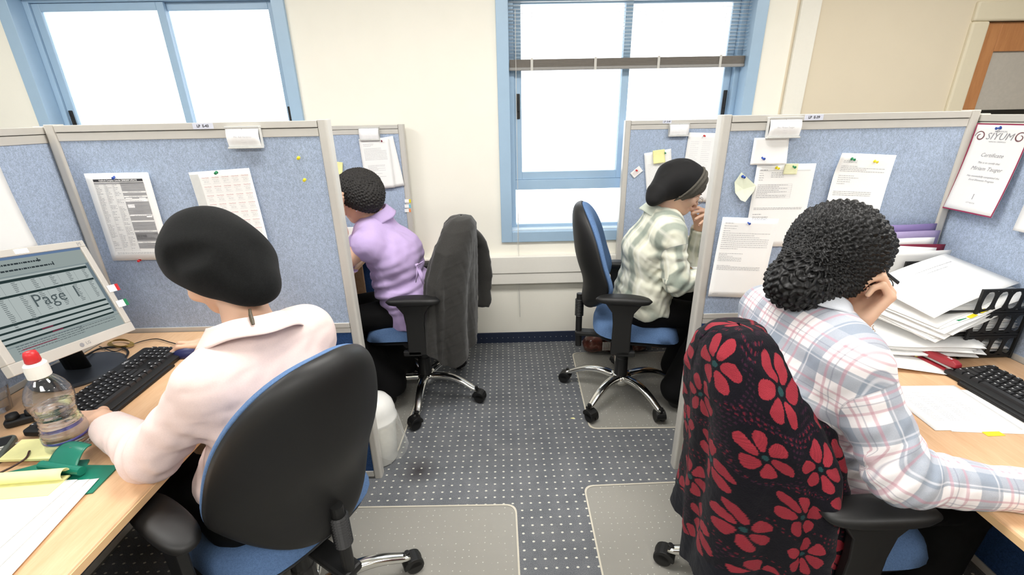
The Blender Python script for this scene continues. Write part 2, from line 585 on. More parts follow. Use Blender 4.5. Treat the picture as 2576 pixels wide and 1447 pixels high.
# ---- venetian blind in the right window
def blind():
    x0, x1 = WIN[1][0] + .072, WIN[1][1] - .072
    y = WALL_Y + .035
    r = empty('venetian_blind', ((x0 + x1) / 2, y, 2.07), label='grey venetian blind half lowered over the top of the right window', cat='window blind')
    hw = (x1 - x0) / 2
    MB().b2((-hw, -.02, .035), (hw, .02, .07)).build('headrail', MT['grey_plastic'], r)
    s = MB()
    z = .025
    while z > -.262:
        a = math.radians(4)
        c, sn = math.cos(a) * .0125, math.sin(a) * .0125
        s.add([(-hw, -c, z - sn), (hw, -c, z - sn), (hw, c, z + sn), (-hw, c, z + sn)], [(0, 1, 2, 3)])
        z -= .018
    s.build('slats', plain('slat_white', srgb(226, 226, 224), .5, grain=.01), r, solid=.0006)
    st = MB()
    for k in range(7):
        st.b2((-hw, -.0135, -.278 - k * .0058), (hw, .0135, -.2832 - k * .0058))
    st.build('slat_stack', plain('slat_stack_grey', srgb(112, 106, 98), .6), r)
    MB().b2((-hw - .003, -.015, -.335), (hw + .003, .015, -.3185)).build('bottom_rail', plain('rail_grey', srgb(150, 148, 144), .5), r, bevel=.003)
    for px_ in (1338, 1498, 1657, 1812):
        x = at(px_, 160, y=y - .02).x - (x0 + x1) / 2
        MB().b2((x - .007, -.019, -.337), (x + .007, -.0155, -.272)).build('ladder_clip', MT['grey_plastic'], r)
        MB().tube([(x, -.015, -.275), (x, -.015, -.04)], .0008, 5).build('ladder_cord', MT['white_plastic'], r)
    xc = at(1298, 200, y=y - .03).x - (x0 + x1) / 2
    pts = [(xc, -.05, -.04), (xc, -.052, -.4), (xc + .001, -.07, -1.2), (xc + .004, -.075, -1.86)]
    MB().tube(bez(pts, 8), .0017, 6).build('tilt_cord', MT['grey_plastic'], r)
    pts = [(xc, -.05, -1.15), (xc - .008, -.06, -1.5), (xc - .004, -.07, -1.72), (xc + .003, -.075, -1.8)]
    MB().tube(bez(pts, 8), .0012, 6).build('pull_cord', MT['white_plastic'], r)


blind()


# ================================================================== PARTITIONS
def partition(label, x0, x1, y, top, thick=.045, axis='x', face=-1, ends=(1, 1)):
    """panel along x at front face y (axis x) or along y at face x"""
    L = x1 - x0
    if axis == 'x': Mx = Matrix.Translation((x0, y, 0))
    elif face < 0: Mx = Matrix.Translation((y, x1, 0)) @ Euler((0, 0, math.radians(-90))).to_matrix().to_4x4()
    else: Mx = Matrix.Translation((y, x0, 0)) @ Euler((0, 0, math.radians(90))).to_matrix().to_4x4()
    r = empty('cubicle_partition', label=label, cat='partition', group=None, mat=Mx)
    t = thick
    pw = .034
    f = MB()
    f.b2((pw, 0, top - .024), (L - pw, t, top - .003)); f.b2((pw, .002, top - .052), (L - pw, t - .002, top - .0265))
    f.b2((pw, .004, top - .0265), (L - pw, t - .004, top - .024), mi=1)
    f.b2((pw, 0, .7445), (L - pw, t, .764)); f.b2((pw, .002, .722), (L - pw, t - .002, .742)); f.b2((pw, .005, .74), (L - pw, t - .005, .746), mi=1)
    f.b2((pw, 0, .012), (L - pw, t, .04)); f.b2((pw, .003, 0.0), (L - pw, t - .003, .012), mi=1)
    f.build('rail_frame', [MT['alu'], MT['alu_dark']], r, bevel=.0015)
    for e, xx in ((ends[0], 0), (ends[1], L - pw)):
        p = MB(); p.prism(rrect(pw, t + .002, .009, 4, xx + pw / 2, t / 2), 0, top)
        p.build('post', MT['alu'], r, bevel=.002)
    MB().b2((pw, .005, .764), (L - pw, t - .005, top - .052)).build('fabric_panel', MT['panel'], r, label='light blue flecked fabric')
    MB().b2((pw, .005, .04), (L - pw, t - .005, .722)).build('lower_fabric_panel', MT['panel_dark'], r, label='deep blue fabric')
    return r


FY = 1.578   # front face of the two front partitions
RY = 2.755
PFL = partition('light blue partition at the left behind the calendar sheet, its top marked LP E-43', -1.486, -.571, FY, 1.497)
PRL = partition('light blue partition behind the woman in lilac, against the wall', -1.486, -.565, RY, 1.461)
PFR = partition('light blue partition at the right full of pinned sheets, its top marked LP E-39', .731, 1.602, FY, 1.487)
PRR = partition('light blue partition behind the woman in the green checked shirt', .715, 1.602, RY, 1.457)
PSL = partition('light blue side partition behind the monitor at the left edge', .10, FY + .045, -1.489, 1.492, axis='y', face=1, ends=(1, 1))
PSR = partition('light blue side partition holding the certificate at the right edge', .10, FY + .045, 1.605, 1.475, axis='y', face=-1)
PSL2 = partition('light blue side partition left of the woman in lilac, hidden past the front partition', FY + .05, RY + .045, -1.489, 1.461, axis='y', face=1)
PSR2 = partition('light blue side partition right of the woman in the green checked shirt', FY + .05, RY + .045, 1.605, 1.457, axis='y', face=-1)


# ---- text helpers
def text_mesh(s, size, align='CENTER', shear=0, bold=0):
    c = bpy.data.curves.new('tmp', 'FONT')
    c.body = s; c.size = size; c.align_x = align; c.align_y = 'CENTER'; c.shear = shear; c.offset = bold
    c.resolution_u = 2
    o = bpy.data.objects.new('tmp', c)
    m = bpy.data.meshes.new_from_object(o)
    vs = [v.co.copy() for v in m.vertices]; fs = [tuple(p.vertices) for p in m.polygons]
    bpy.data.objects.remove(o); bpy.data.curves.remove(c); bpy.data.meshes.remove(m)
    return vs, fs


# top labels
def strip_label(parent, x, z, w, s):
    MB().b2((x - w / 2, -.0012, z - .009), (x + w / 2, .0002, z + .009)).build('location_sticker', plain('sticker_pale', srgb(214, 218, 232), .5, grain=.01), parent)
    vs, fs = text_mesh(s, .0115, bold=.0003)
    Mx = frame_m((x, -.0016, z), (1, 0, 0), (0, 0, 1), (0, -1, 0))
    m = MB(); m.add(vs, fs, 0, Mx); m.build('lettering', MT['ink_dark'], parent)


strip_label(PFL, at(510, 315, y=FY).x + 1.486, 1.4835, .066, 'LP  E-43')
strip_label(PFR, at(2047, 298, y=FY).x - .731, 1.4735, .062, 'LP  E-39')
strip_label(PRR, .24, 1.446, .05, 'LP  E-40')


# ---- clip-on name holders
def name_plate(label, x, y, ztop, w=.112, h=.056, lines=('Mrs. Rafi Hershman', '----- - -', '- -------- -')):
    r = empty('name_plate', (x, y, ztop), label=label, cat='name plate', group='clip-on name plates')
    def S(u, v, o=0):      # u across, v down; bowed
        return (u, -.012 - .008 * math.sin(math.pi * v / h) - o, -v)
    m = MB(); m.grid(lambda a, b: S((a - .5) * w, b * h), 6, 10)
    m.build('card', MT['white'], r, solid=.0008, smooth=True)
    hm = MB(); hm.b2((-w / 2 - .003, -.016, -.003), (w / 2 + .003, .004, .003)); hm.b2((-w / 2 - .003, -.02, -h - .004), (w / 2 + .003, -.004, -h + .001))
    for s in (-1, 1): hm.b2((s * (w / 2 + .001) - .0015, -.014, -h), (s * (w / 2 + .001) + .0015, 0, 0))
    hm.build('holder', plain('clear_grey_plastic', srgb(206, 206, 202), .25), r, bevel=.001)
    tm = MB()
    tm.add([S(-.0008, .004, .001), S(.0008, .004, .001), S(.0008, .012, .001), S(-.0008, .012, .001)], [(3, 2, 1, 0)])
    for i, s in enumerate(lines):
        i += 1
        vs, fs = text_mesh(s, .0072 if i == 1 else .0046)
        tm.add([S(p.x, (.019, .030, .039, .047)[i] - p.y, .001) for p in vs], [f[::-1] for f in fs])
    tm.build('lettering', MT['ink_light'], r)
    return r


name_plate('white name plate clipped below LP E-43 on the left partition', at(613, 320, y=FY).x, FY, 1.478, .105, .062)
name_plate('white name plate clipped on the right partition beside the LP E-39 mark', at(1972, 300, y=FY).x, FY, 1.474, .105, .060, ('Mrs. Miriam Tauger', '----- - -', '- -------- -'))
name_plate('small white name plate on the partition behind the woman in lilac', at(928, 320, y=RY).x, RY, at(928, 321, y=RY).z, .112, .066, ('- - --- ---', '--- -', '------'))
name_plate('small white name plate on the partition behind the green checked shirt', at(1708, 310, y=RY).x, RY, at(1708, 311, y=RY).z, .112, .066, ('- - -- ----', '--- -', '------'))


# ================================================================== DESKS
def desk(label, x0, x1, y0, y1, side):
    """side: +1 open edge at x1 (left cubicles), -1 open edge at x0"""
    r = empty('desk', ((x0 + x1) / 2, (y0 + y1) / 2, 0), label=label, cat='desk')
    hx, hy = (x1 - x0) / 2, (y1 - y0) / 2
    m = MB(); m.b2((-hx, -hy, .722), (hx, hy, .75))
    m.build('desktop', MT['desk'], r, bevel=.009, seg=4)
    e = MB(); e.b2((side * hx - .0005, -hy + .01, .7275), (side * hx + side * .0012, hy - .01, .7445))
    e.build('edge_band', plain('edge_band_beech', srgb(236, 196, 146), .3, grain=.02), r)
    for s in (-1, 1):
        MB().b2((-hx + .03, s * (hy - .04) - .012, 0), (hx - .10, s * (hy - .04) + .012, .722)).build('side_panel', MT['desk'], r)
    MB().b2((-side * (hx - .03) - .009, -hy + .06, .25), (-side * (hx - .03) + .009, hy - .06, .722)).build('modesty_panel', plain('panel_dark_grey', srgb(60, 60, 62), .6), r)
    return r


desk('beech desk at the left with monitor, keyboard and water bottle on it', -1.483, -.793, .02, 1.574, 1)
desk('beech desk at the right with trays of paper and a keyboard on it', .948, 1.60, .02, 1.574, -1)
desk('beech desk in front of the woman in lilac, behind the left partition', -1.483, -.80, 1.632, 2.75, 1)
desk('beech desk in front of the woman in the green checked shirt', .955, 1.60, 1.632, 2.75, -1)


# ================================================================== CHAIR MATS
def mat_clear():
    n = NT('clear_vinyl_floor_mat')
    o = n.obj()
    v = n.n('ShaderNodeTexVoronoi'); n.l(o, v.inputs['Vector']); v.inputs['Scale'].default_value = 38
    v.inputs['Randomness'].default_value = .25
    dot = n.math('MULTIPLY', n.math('SUBTRACT', .10, v.outputs['Distance']), 30, clamp=True)
    n.set(color=n.mix(dot, srgb(190, 187, 178), srgb(216, 214, 204)), rough=.28, spec=.5)
    fac = n.math('MULTIPLY_ADD', dot, .30, .46)
    n.inp(n.bsdf.inputs['Alpha'], fac)
    n.bump(n.math('ADD', v.outputs['Distance'], n.math('MULTIPLY', n.noise(o, 6, 3), .3)), .25, .002)
    return n.mat


MT['mat_clear'] = mat_clear()


def chair_mat(label, pts, rad=.045):
    """pts corners ccw, rounded"""
    out = []
    n = len(pts)
    for i in range(n):
        p, a, b = Vector(pts[i]), Vector(pts[i - 1]), Vector(pts[(i + 1) % n])
        d1, d2 = (a - p).normalized(), (b - p).normalized()
        for k in range(7):
            t = k / 6
            q = (p + d1 * rad) * (1 - t) ** 2 + p * 2 * t * (1 - t) + (p + d2 * rad) * t * t
            out.append((q.x, q.y))
    c = Vector(out[0]) * 0
    for q in out: c += Vector(q)
    c /= len(out)
    r = empty('chair_mat', (c.x, c.y, 0), label=label, cat='floor mat')
    loc = [(q[0] - c.x, q[1] - c.y) for q in out]
    MB().prism(loc, .0006, .003).build('vinyl_sheet', MT['mat_clear'], r)
    rim = MB()
    k = 1 - .012 / .5
    for i in range(len(loc)):
        j = (i + 1) % len(loc)
        a, b = Vector((*loc[i], 0)), Vector((*loc[j], 0))
        a2, b2 = a - a.normalized() * .010, b - b.normalized() * .010
        z = Vector((0, 0, .0031)); z1 = Vector((0, 0, .0042))
        rim.add([a + z, b + z, b2 + z1, a2 + z1], [(0, 1, 2, 3)])
    rim.build('rim', plain('mat_rim', srgb(206, 200, 184), .35, grain=.05), r)
    return r


chair_mat('clear mat under the front left chair, filling the lower left of the aisle', [(-.98, .25), (.035, .25), (.022, 1.412), (-.98, 1.43)])
chair_mat('clear mat under the front right chair with the red flowered cardigan', [(.30, .25), (1.25, .25), (1.25, 1.515), (.312, 1.50)])
chair_mat('clear mat under the chair of the woman in the green checked shirt', [(.405, 1.868), (1.2, 1.85), (1.2, 2.63), (.43, 2.655)])
chair_mat('clear mat under the chair of the woman in lilac', [(-1.2, 1.70), (-.535, 1.72), (-.50, 2.62), (-1.2, 2.62)])


# ================================================================== OFFICE CHAIRS
def pillow(hw, z0, z1, tf, tb, curve, nu=28, nv=36, ex=2.35, pu=3.0, pv=4.0, wing=0.0):
    m = MB()
    def pt(u, v, side):
        uu, vv = 2 * u - 1, 2 * v - 1
        uu = math.copysign(1 - (1 - abs(uu)) ** 1.6, uu); vv = math.copysign(1 - (1 - abs(vv)) ** 1.6, vv)
        v2 = (vv + 1) / 2
        wdt = hw(v2) * max(0, 1 - abs(vv) ** ex) ** (1 / ex)
        x = uu * wdt
        g = (max(0, 1 - abs(uu) ** pu) ** .5) * (max(0, 1 - abs(vv) ** pv) ** .5)
        y = curve(v2) + wing * x * x + (tf if side > 0 else -tb) * g
        return (x, y, z0 + (z1 - z0) * v2)
    m.grid(lambda u, v: pt(u, v, 1), nu, nv, flip=True)
    m.grid(lambda u, v: pt(u, v, -1), nu, nv)
    return m


def weld(o, d=.0004):
    md = o.modifiers.new('weld', 'WELD'); md.merge_threshold = d
    o.modifiers.move(len(o.modifiers) - 1, 0)
    return o


def office_chair():
    r = empty('office_chair')
    hub = MB().lathe([(.028, .07), (.05, .078), (.054, .105), (.046, .128), (.034, .134)], 28)
    hub.build('base_hub', MT['chrome'], r, smooth=True)
    legs = []
    for k in range(5):
        a = math.radians(72 * k)
        m = MB()
        N = 14
        for i in range(N + 1):
            t = i / N
            rr = .035 + .280 * t
            z = .116 + .020 * math.sin(math.pi * min(1, t * 1.1)) - .050 * t ** 2.2
            hwid = .0255 - .0085 * t
            hh = .019 - .0065 * t
            for j in range(12):
                an = 2 * math.pi * j / 12
                cx_, sz = math.cos(an), math.sin(an)
                cx_ = math.copysign(abs(cx_) ** .6, cx_); sz = math.copysign(abs(sz) ** .8, sz)
                m.v.append((rr, cx_ * hwid, z + sz * hh))
        for i in range(N):
            for j in range(12):
                j2 = (j + 1) % 12
                m.f.append((i * 12 + j, i * 12 + j2, (i + 1) * 12 + j2, (i + 1) * 12 + j)); m.m.append(0)
        m.f.append(tuple(range(12))); m.m.append(0); m.f.append(tuple(reversed([N * 12 + j for j in range(12)]))); m.m.append(0)
        lg = m.build('leg', MT['chrome'], r, smooth=True)
        lg.rotation_euler = (0, 0, a)
        legs.append(lg)
        c = MB()
        sw = math.radians((k * 77) % 360)
        Mc = Matrix.Translation((.308, 0, 0)) @ Matrix.Scale(1.12, 4) @ Euler((0, 0, sw)).to_matrix().to_4x4()
        for s in (-1, 1):
            My = Mc @ Matrix.Translation((.018, s * .0125, .0275)) @ Euler((math.radians(90), 0, 0)).to_matrix().to_4x4()
            c.lathe([(.020, -.0095), (.0265, -.0085), (.0275, 0), (.0265, .0085), (.020, .0095)], 22, My)
        Mh = Mc @ Matrix.Translation((.012, 0, .036)) @ Euler((math.radians(90), 0, 0)).to_matrix().to_4x4()
        arc = [(.030 * math.cos(math.radians(q)), .024 * math.sin(math.radians(q))) for q in range(-20, 201, 20)]
        c.prism(arc, -.022, .022, Mh)
        c.lathe([(.008, .05), (.008, .082)], 12, Mc)
        c.build('caster', MT['plastic_dark'], lg, smooth=False, bevel=.0015)
    gc = MB().lathe([(.036, .12), (.034, .235), (.031, .24), (.031, .33), (.025, .335), (.025, .40)], 24)
    gc.build('gas_column', MT['plastic_black'], r, smooth=False, bevel=.001)
    mech = MB().b2((-.085, -.12, .385), (.085, .10, .425)); mech.b2((-.03, -.26, .36), (.03, -.10, .385))
    mech.build('tilt_mechanism', MT['plastic_black'], r, bevel=.008)
    lev = MB().tube([(.08, .02, .40), (.17, .03, .395), (.25, .03, .385)], .006, 8)
    lev.build('height_lever', MT['plastic_black'], r)
    # seat: thick rounded cushion with waterfall front
    def seat(zb, zt, gx, name, mat):
        m = MB()
        def pt(u, v, top):
            a = 2 * math.pi * u
            rr = v ** .75
            ex = 3.4
            c, s = math.cos(a), math.sin(a)
            q = (abs(c) ** ex + abs(s) ** ex) ** (-1 / ex)
            x, y = c * q * .228 * rr * gx, s * q * .218 * rr * gx + .052
            g = (1 - rr ** 5) ** .45 if rr < 1 else 0
            drop = -.030 * max(0, (y - .04) / .235) ** 3 + .012 * max(0, -(y - .04) / .235) ** 2 + .010 * (x / .245) ** 2
            if top: return (x, y, zb + (zt - zb) * g + drop + .012)
            return (x, y, zb - .012 * g + drop * .9 + .012)
        m.grid(lambda u, v: pt(u, max(v, .001), True), 48, 16, wu=True)
        m.grid(lambda u, v: pt(u, max(v, .001), False), 48, 10, wu=True, flip=True)
        o = m.build(name, mat, r, smooth=True); weld(o)
        return o
    seat(.428, .496, 1.0, 'seat', MT['chair_blue'])
    seat(.405, .425, .94, 'seat_pan', MT['plastic_black'])
    # backrest
    hwf = lambda v: .232 * (1 - .29 * max(0, v - .30) ** 1.35) * (1 - .22 * max(0, .30 - v) ** 1.2 / .3)
    crv = lambda v: -.195 - .03 * v - .022 * v * v + .035 * math.exp(-((v - .25) / .2) ** 2)
    z0, z1 = .515, 1.055
    o = pillow(hwf, z0, z1, .058, .004, lambda v: crv(v), wing=1.65).build('backrest', MT['chair_blue'], r, smooth=True); weld(o)
    o = pillow(lambda v: hwf(v) * 1.005, z0 - .004, z1 + .004, .010, .052, lambda v: crv(v) - .008, wing=1.65, pu=3.0, pv=7).build('backrest_shell', MT['plastic_black'], r, smooth=True); weld(o)
    sp = MB(); sp.tube([(0, -.240, .29), (0, -.242, .42), (0, -.242, .60)], .017, 14, flat=.9)
    sp.build('back_bar', MT['plastic_black'], r, smooth=False)
    bl = MB()
    prof = []
    for i in range(11):
        z = .475 + i * .009
        prof += [(.024, z), (.019, z + .0045)]
    bl.lathe(prof, 18, Matrix.Translation((0, -.242, 0)))
    bl.build('bellows', MT['plastic_dark'], r)
    for s in (-1, 1):
        p = MB()
        # T shaped post, flared under the pad
        prof = [(-.045, .40), (.045, .40), (.043, .56), (.050, .62), (.075, .655), (.085, .668), (-.085, .668), (-.075, .655), (-.050, .62), (-.043, .56)]
        My = Matrix.Translation((s * .268, -.03, 0)) @ frame_m((0, 0, 0), (0, 1, 0), (0, 0, 1), (1, 0, 0))
        p.prism(prof, -.012, .012, My)
        p.b2((s * .268 - .012, -.05, .395), (s * .268 + .012, .04, .42)); p.b2((min(s * .1, s * .27), -.035, .388), (max(s * .1, s * .27), .035, .402))
        arm = p.build('armrest_post', MT['plastic_black'], r, bevel=.004)
        pd = MB()
        def ap(u, v, top):
            a = 2 * math.pi * u
            rr = v ** .7
            ex = 2.6
            c, sn = math.cos(a), math.sin(a)
            q = (abs(c) ** ex + abs(sn) ** ex) ** (-1 / ex)
            x, y = c * q * .041 * rr, sn * q * .128 * rr
            g = (1 - rr ** 4) ** .5 if rr < 1 else 0
            return (s * .268 + x, y - .03, .690 + (.016 if top else -.024) * g - .10 * (y / .5) ** 2)
        pd.grid(lambda u, v: ap(u, max(v, .001), True), 36, 8, wu=True); pd.grid(lambda u, v: ap(u, max(v, .001), False), 36, 8, wu=True, flip=True)
        o = pd.build('armrest_pad', MT['plastic_black'], arm, smooth=True); weld(o)
    return r


CH = office_chair()
def put_chair(o, x, y, face_deg, base_deg, label, sz=1.0):
    o.location = (x, y, .0048); o.rotation_euler = (0, 0, math.radians(face_deg - 90))
    tag(o, label, 'office chair', 'blue office chairs')
    for c in children(o):
        if c.name.startswith('leg'):
            c.rotation_euler = (0, 0, c.rotation_euler[2] + math.radians(base_deg - (face_deg - 90)))
    return o


for _c in children(CH):
    pass
CB = put_chair(copy_tree(CH), .63, 2.17, -12, 154, 'blue office chair with bare backrest under the woman in the green checked shirt')
CC = put_chair(copy_tree(CH), -.47, 2.235, 180, -18, 'blue office chair with a grey cardigan hung on it, under the woman in lilac')
CD = put_chair(copy_tree(CH), .82, .98, 0, 151, 'blue office chair wearing the red flowered cardigan, under the woman in plaid')
CA = put_chair(CH, -.637, .988, 147.3, 28, 'blue office chair with black shell back nearest the camera, under the woman in pale pink')

for _ch, _dz in ((CB, .030), (CD, -.075), (CC, -.050)):
    for _c in children(_ch):
        if _c.name.split('.')[0] in ('backrest', 'backrest_shell'): _c.location.z += _dz

for _c in children(CA):          # this backrest is set leaning further back
    if _c.name.split('.')[0] in ('backrest', 'backrest_shell'):
        _c.rotation_euler.x = .080; _c.location = (0, .515 * math.sin(.08), .515 * (1 - math.cos(.08)))

    if _c.name == 'armrest_post.001': _c.location.x = -.075      # right armrest slid inwards
# ================================================================== SMOOTH BODIES (distance fields turned into meshes)
f32 = np.float32
def A3(v): return np.array(v, dtype=f32)
def nrm(v):
    v = np.array(v, dtype=float); return v / np.linalg.norm(v)


def s_cone(p, a, b, r1, r2):
    a, b = A3(a), A3(b)
    ab = b - a
    t = np.clip(((p - a) @ ab) / float(ab @ ab), 0, 1)
    q = p - a - t[:, None] * ab
    return np.sqrt((q * q).sum(1)) - (r1 + (r2 - r1) * t)


def s_ball(p, c, r):
    q = p - A3(c)
    return np.sqrt((q * q).sum(1)) - r


def s_ell(p, c, R, rad):
    """R: 3x3 rows = local axes in world"""
    q = (p - A3(c)) @ np.array(R, dtype=f32).T
    rad = A3(rad)
    k0 = np.sqrt(((q / rad) ** 2).sum(1)); k1 = np.sqrt(((q / (rad * rad)) ** 2).sum(1)) + 1e-9
    return k0 * (k0 - 1) / k1


def s_seg(p, c0, c1, lat, a0, b0, a1, b1, n=2.0):
    """tapering segment of elliptical section: half-widths a along lat, b across"""
    c0, c1, lat = A3(c0), A3(c1), A3(nrm(lat))
    ax = c1 - c0; L = float(np.linalg.norm(ax)); ax = ax / L
    lat = lat - ax * float(lat @ ax); lat = lat / np.linalg.norm(lat)
    dp = np.cross(ax, lat)
    q = p - c0
    h = q @ ax
    t = np.clip(h / L, 0, 1)
    q = q - (t * L)[:, None] * ax
    a = a0 + (a1 - a0) * t; b = b0 + (b1 - b0) * t
    m = np.minimum(a, b)
    u, v, w_ = q @ lat, q @ dp, q @ ax
    if n == 2.0: k = np.sqrt((u / a) ** 2 + (v / b) ** 2 + (w_ / m) ** 2)
    else: k = (np.abs(u / a) ** n + np.abs(v / b) ** n + np.abs(w_ / m) ** n) ** (1 / n)
    return (k - 1) * m


def smin(a, b, k):
    h = np.clip(.5 + .5 * (b - a) / k, 0, 1)
    return b + (a - b) * h - k * h * (1 - h)


def smax(a, b, k): return -smin(-a, -b, k)


def uni(ds, k):
    d = ds[0]
    for e in ds[1:]: d = smin(d, e, k)
    return d


def noise3(p, s, seed=0):
    """cheap smooth pseudo-noise, about -1..1"""
    r = np.random.RandomState(seed)
    o = np.zeros(len(p), f32)
    q = p * s
    for i in range(4):
        k = r.normal(size=3).astype(f32) * 1.3
        k2 = r.normal(size=3).astype(f32) * 1.3
        o += np.sin(q @ k + r.uniform(0, 6) + 1.5 * np.sin(q @ k2 + r.uniform(0, 6)))
    return o / 3.0


def sdf_mesh(fn, lo, hi, h, B=8, slack=1.35):
    lo, hi = A3(lo), A3(hi)
    nb = np.ceil((hi - lo) / (h * B)).astype(int)
    ii = np.stack(np.meshgrid(*[np.arange(n) for n in nb], indexing='ij'), -1).reshape(-1, 3)
    cen = lo + (ii + .5) * (h * B)
    d = np.concatenate([fn(c.astype(f32)) for c in np.array_split(cen, max(1, len(cen) // 400000))])
    keep = np.abs(d) < .866 * B * h * slack + .004
    ii = ii[keep]
    g = np.arange(B + 1)
    off = np.stack(np.meshgrid(g, g, g, indexing='ij'), -1).reshape(-1, 3)
    N = nb * B + 2
    def cid(c): return (c[..., 0].astype(np.int64) * N[1] + c[..., 1]) * N[2] + c[..., 2]
    cor = np.array([(a, b, c) for a in (0, 1) for b in (0, 1) for c in (0, 1)])
    V, ID, ED = [], [], []
    for ch in np.array_split(ii, max(1, len(ii) // 500)):
        if not len(ch): continue
        gi = ch[:, None, :] * B + off[None]
        P_ = (lo + gi.reshape(-1, 3) * h).astype(f32)
        D_ = fn(P_).reshape(len(ch), B + 1, B + 1, B + 1)
        c8 = np.stack([D_[:, a:a + B, b:b + B, c:c + B] for a, b, c in cor], -1)
        neg = c8 < 0
        act = neg.any(-1) & ~neg.all(-1)
        bi, x, y, z = np.nonzero(act)
        if not len(bi): continue
        cell = ch[bi] * B + np.stack([x, y, z], 1)
        v8 = c8[bi, x, y, z]
        acc = np.zeros((len(bi), 3), f32); cnt = np.zeros(len(bi), f32)
        for i in range(8):
            for ax in range(3):
                if cor[i][ax] == 0:
                    j = i + (4, 2, 1)[ax]
                    a, b = v8[:, i], v8[:, j]
                    m = (a < 0) != (b < 0)
                    t = np.where(m, a / np.where(m, a - b, 1), 0)
                    pt = np.repeat(cor[i][None].astype(f32), len(a), 0); pt[:, ax] += t
                    acc += pt * m[:, None]; cnt += m
        V.append(lo + (cell + acc / cnt[:, None]) * h)
        ID.append(cid(cell))
        for ax in range(3):
            j = (4, 2, 1)[ax]
            s0, s1 = v8[:, 0] < 0, v8[:, j] < 0
            m = s0 != s1
            ED.append(np.concatenate([cell[m], np.full((m.sum(), 1), ax), s0[m][:, None]], 1))
    V = np.concatenate(V); ID = np.concatenate(ID)
    o = np.argsort(ID); IDs = ID[o]; V = V[o]
    E = np.concatenate(ED)
    F = []
    for ax in range(3):
        e = E[E[:, 3] == ax]
        b_, c_ = [(1, 2), (2, 0), (0, 1)][ax]
        qs = []
        for db, dc in ((0, 0), (-1, 0), (-1, -1), (0, -1)):
            c = e[:, :3].copy(); c[:, b_] += db; c[:, c_] += dc
            k = cid(c); pos = np.clip(np.searchsorted(IDs, k), 0, len(IDs) - 1)
            qs.append(np.where(IDs[pos] == k, pos, -1))
        q = np.stack(qs, 1)
        ok = (q >= 0).all(1)
        q = q[ok]; s = e[ok, 4] == 1
        q = np.where(s[:, None], q, q[:, ::-1])
        F.append(q)
    return V, np.concatenate(F)


def np_mesh(name, V, F, mats, parent=None, smooth=True, **kw):
    me = bpy.data.meshes.new(name)
    me.vertices.add(len(V)); me.vertices.foreach_set('co', np.asarray(V, dtype=f32).ravel())
    nf, w = F.shape
    me.loops.add(nf * w); me.loops.foreach_set('vertex_index', F.astype(np.int32).ravel())
    me.polygons.add(nf)
    me.polygons.foreach_set('loop_start', np.arange(0, nf * w, w, dtype=np.int32))
    me.polygons.foreach_set('loop_total', np.full(nf, w, dtype=np.int32))
    me.polygons.foreach_set('use_smooth', np.full(nf, smooth))
    if not isinstance(mats, (list, tuple)): mats = [mats]
    for m in mats: me.materials.append(m)
    me.update(calc_edges=True)
    me.validate()
    return link(name, me, parent, **kw)


def relax(V, F, it=2, lam=.5):
    n = len(V)
    e = np.concatenate([F[:, [0, 1]], F[:, [1, 2]], F[:, [2, 3]], F[:, [3, 0]]])
    for _ in range(it):
        acc = np.zeros_like(V); cnt = np.zeros(n)
        for k in range(3):
            acc[:, k] = np.bincount(e[:, 0], V[e[:, 1], k], n) + np.bincount(e[:, 1], V[e[:, 0], k], n)
        cnt = np.bincount(e[:, 0], minlength=n) + np.bincount(e[:, 1], minlength=n)
        V = V + lam * (acc / np.maximum(cnt, 1)[:, None] - V)
    return V


def colour_attr(o, cols, name='tint'):
    a = o.data.color_attributes.new(name, 'FLOAT_COLOR', 'POINT')
    c = np.ones((len(cols), 4), f32); c[:, :3] = cols
    a.data.foreach_set('color', c.ravel())


def vec_attr(o, v, name='cloth'):
    a = o.data.attributes.new(name, 'FLOAT_VECTOR', 'POINT')
    a.data.foreach_set('vector', np.asarray(v, f32).ravel())


def frame_from(fwd, up):
    """rows: right(x), forward(y), up(z)"""
    y = nrm(fwd); x = nrm(np.cross(y, np.array(up, float))); z = np.cross(x, y)
    return np.array([x, y, z])


def loc2w(R, o, l): return np.array(o, float) + np.array(l, float) @ R


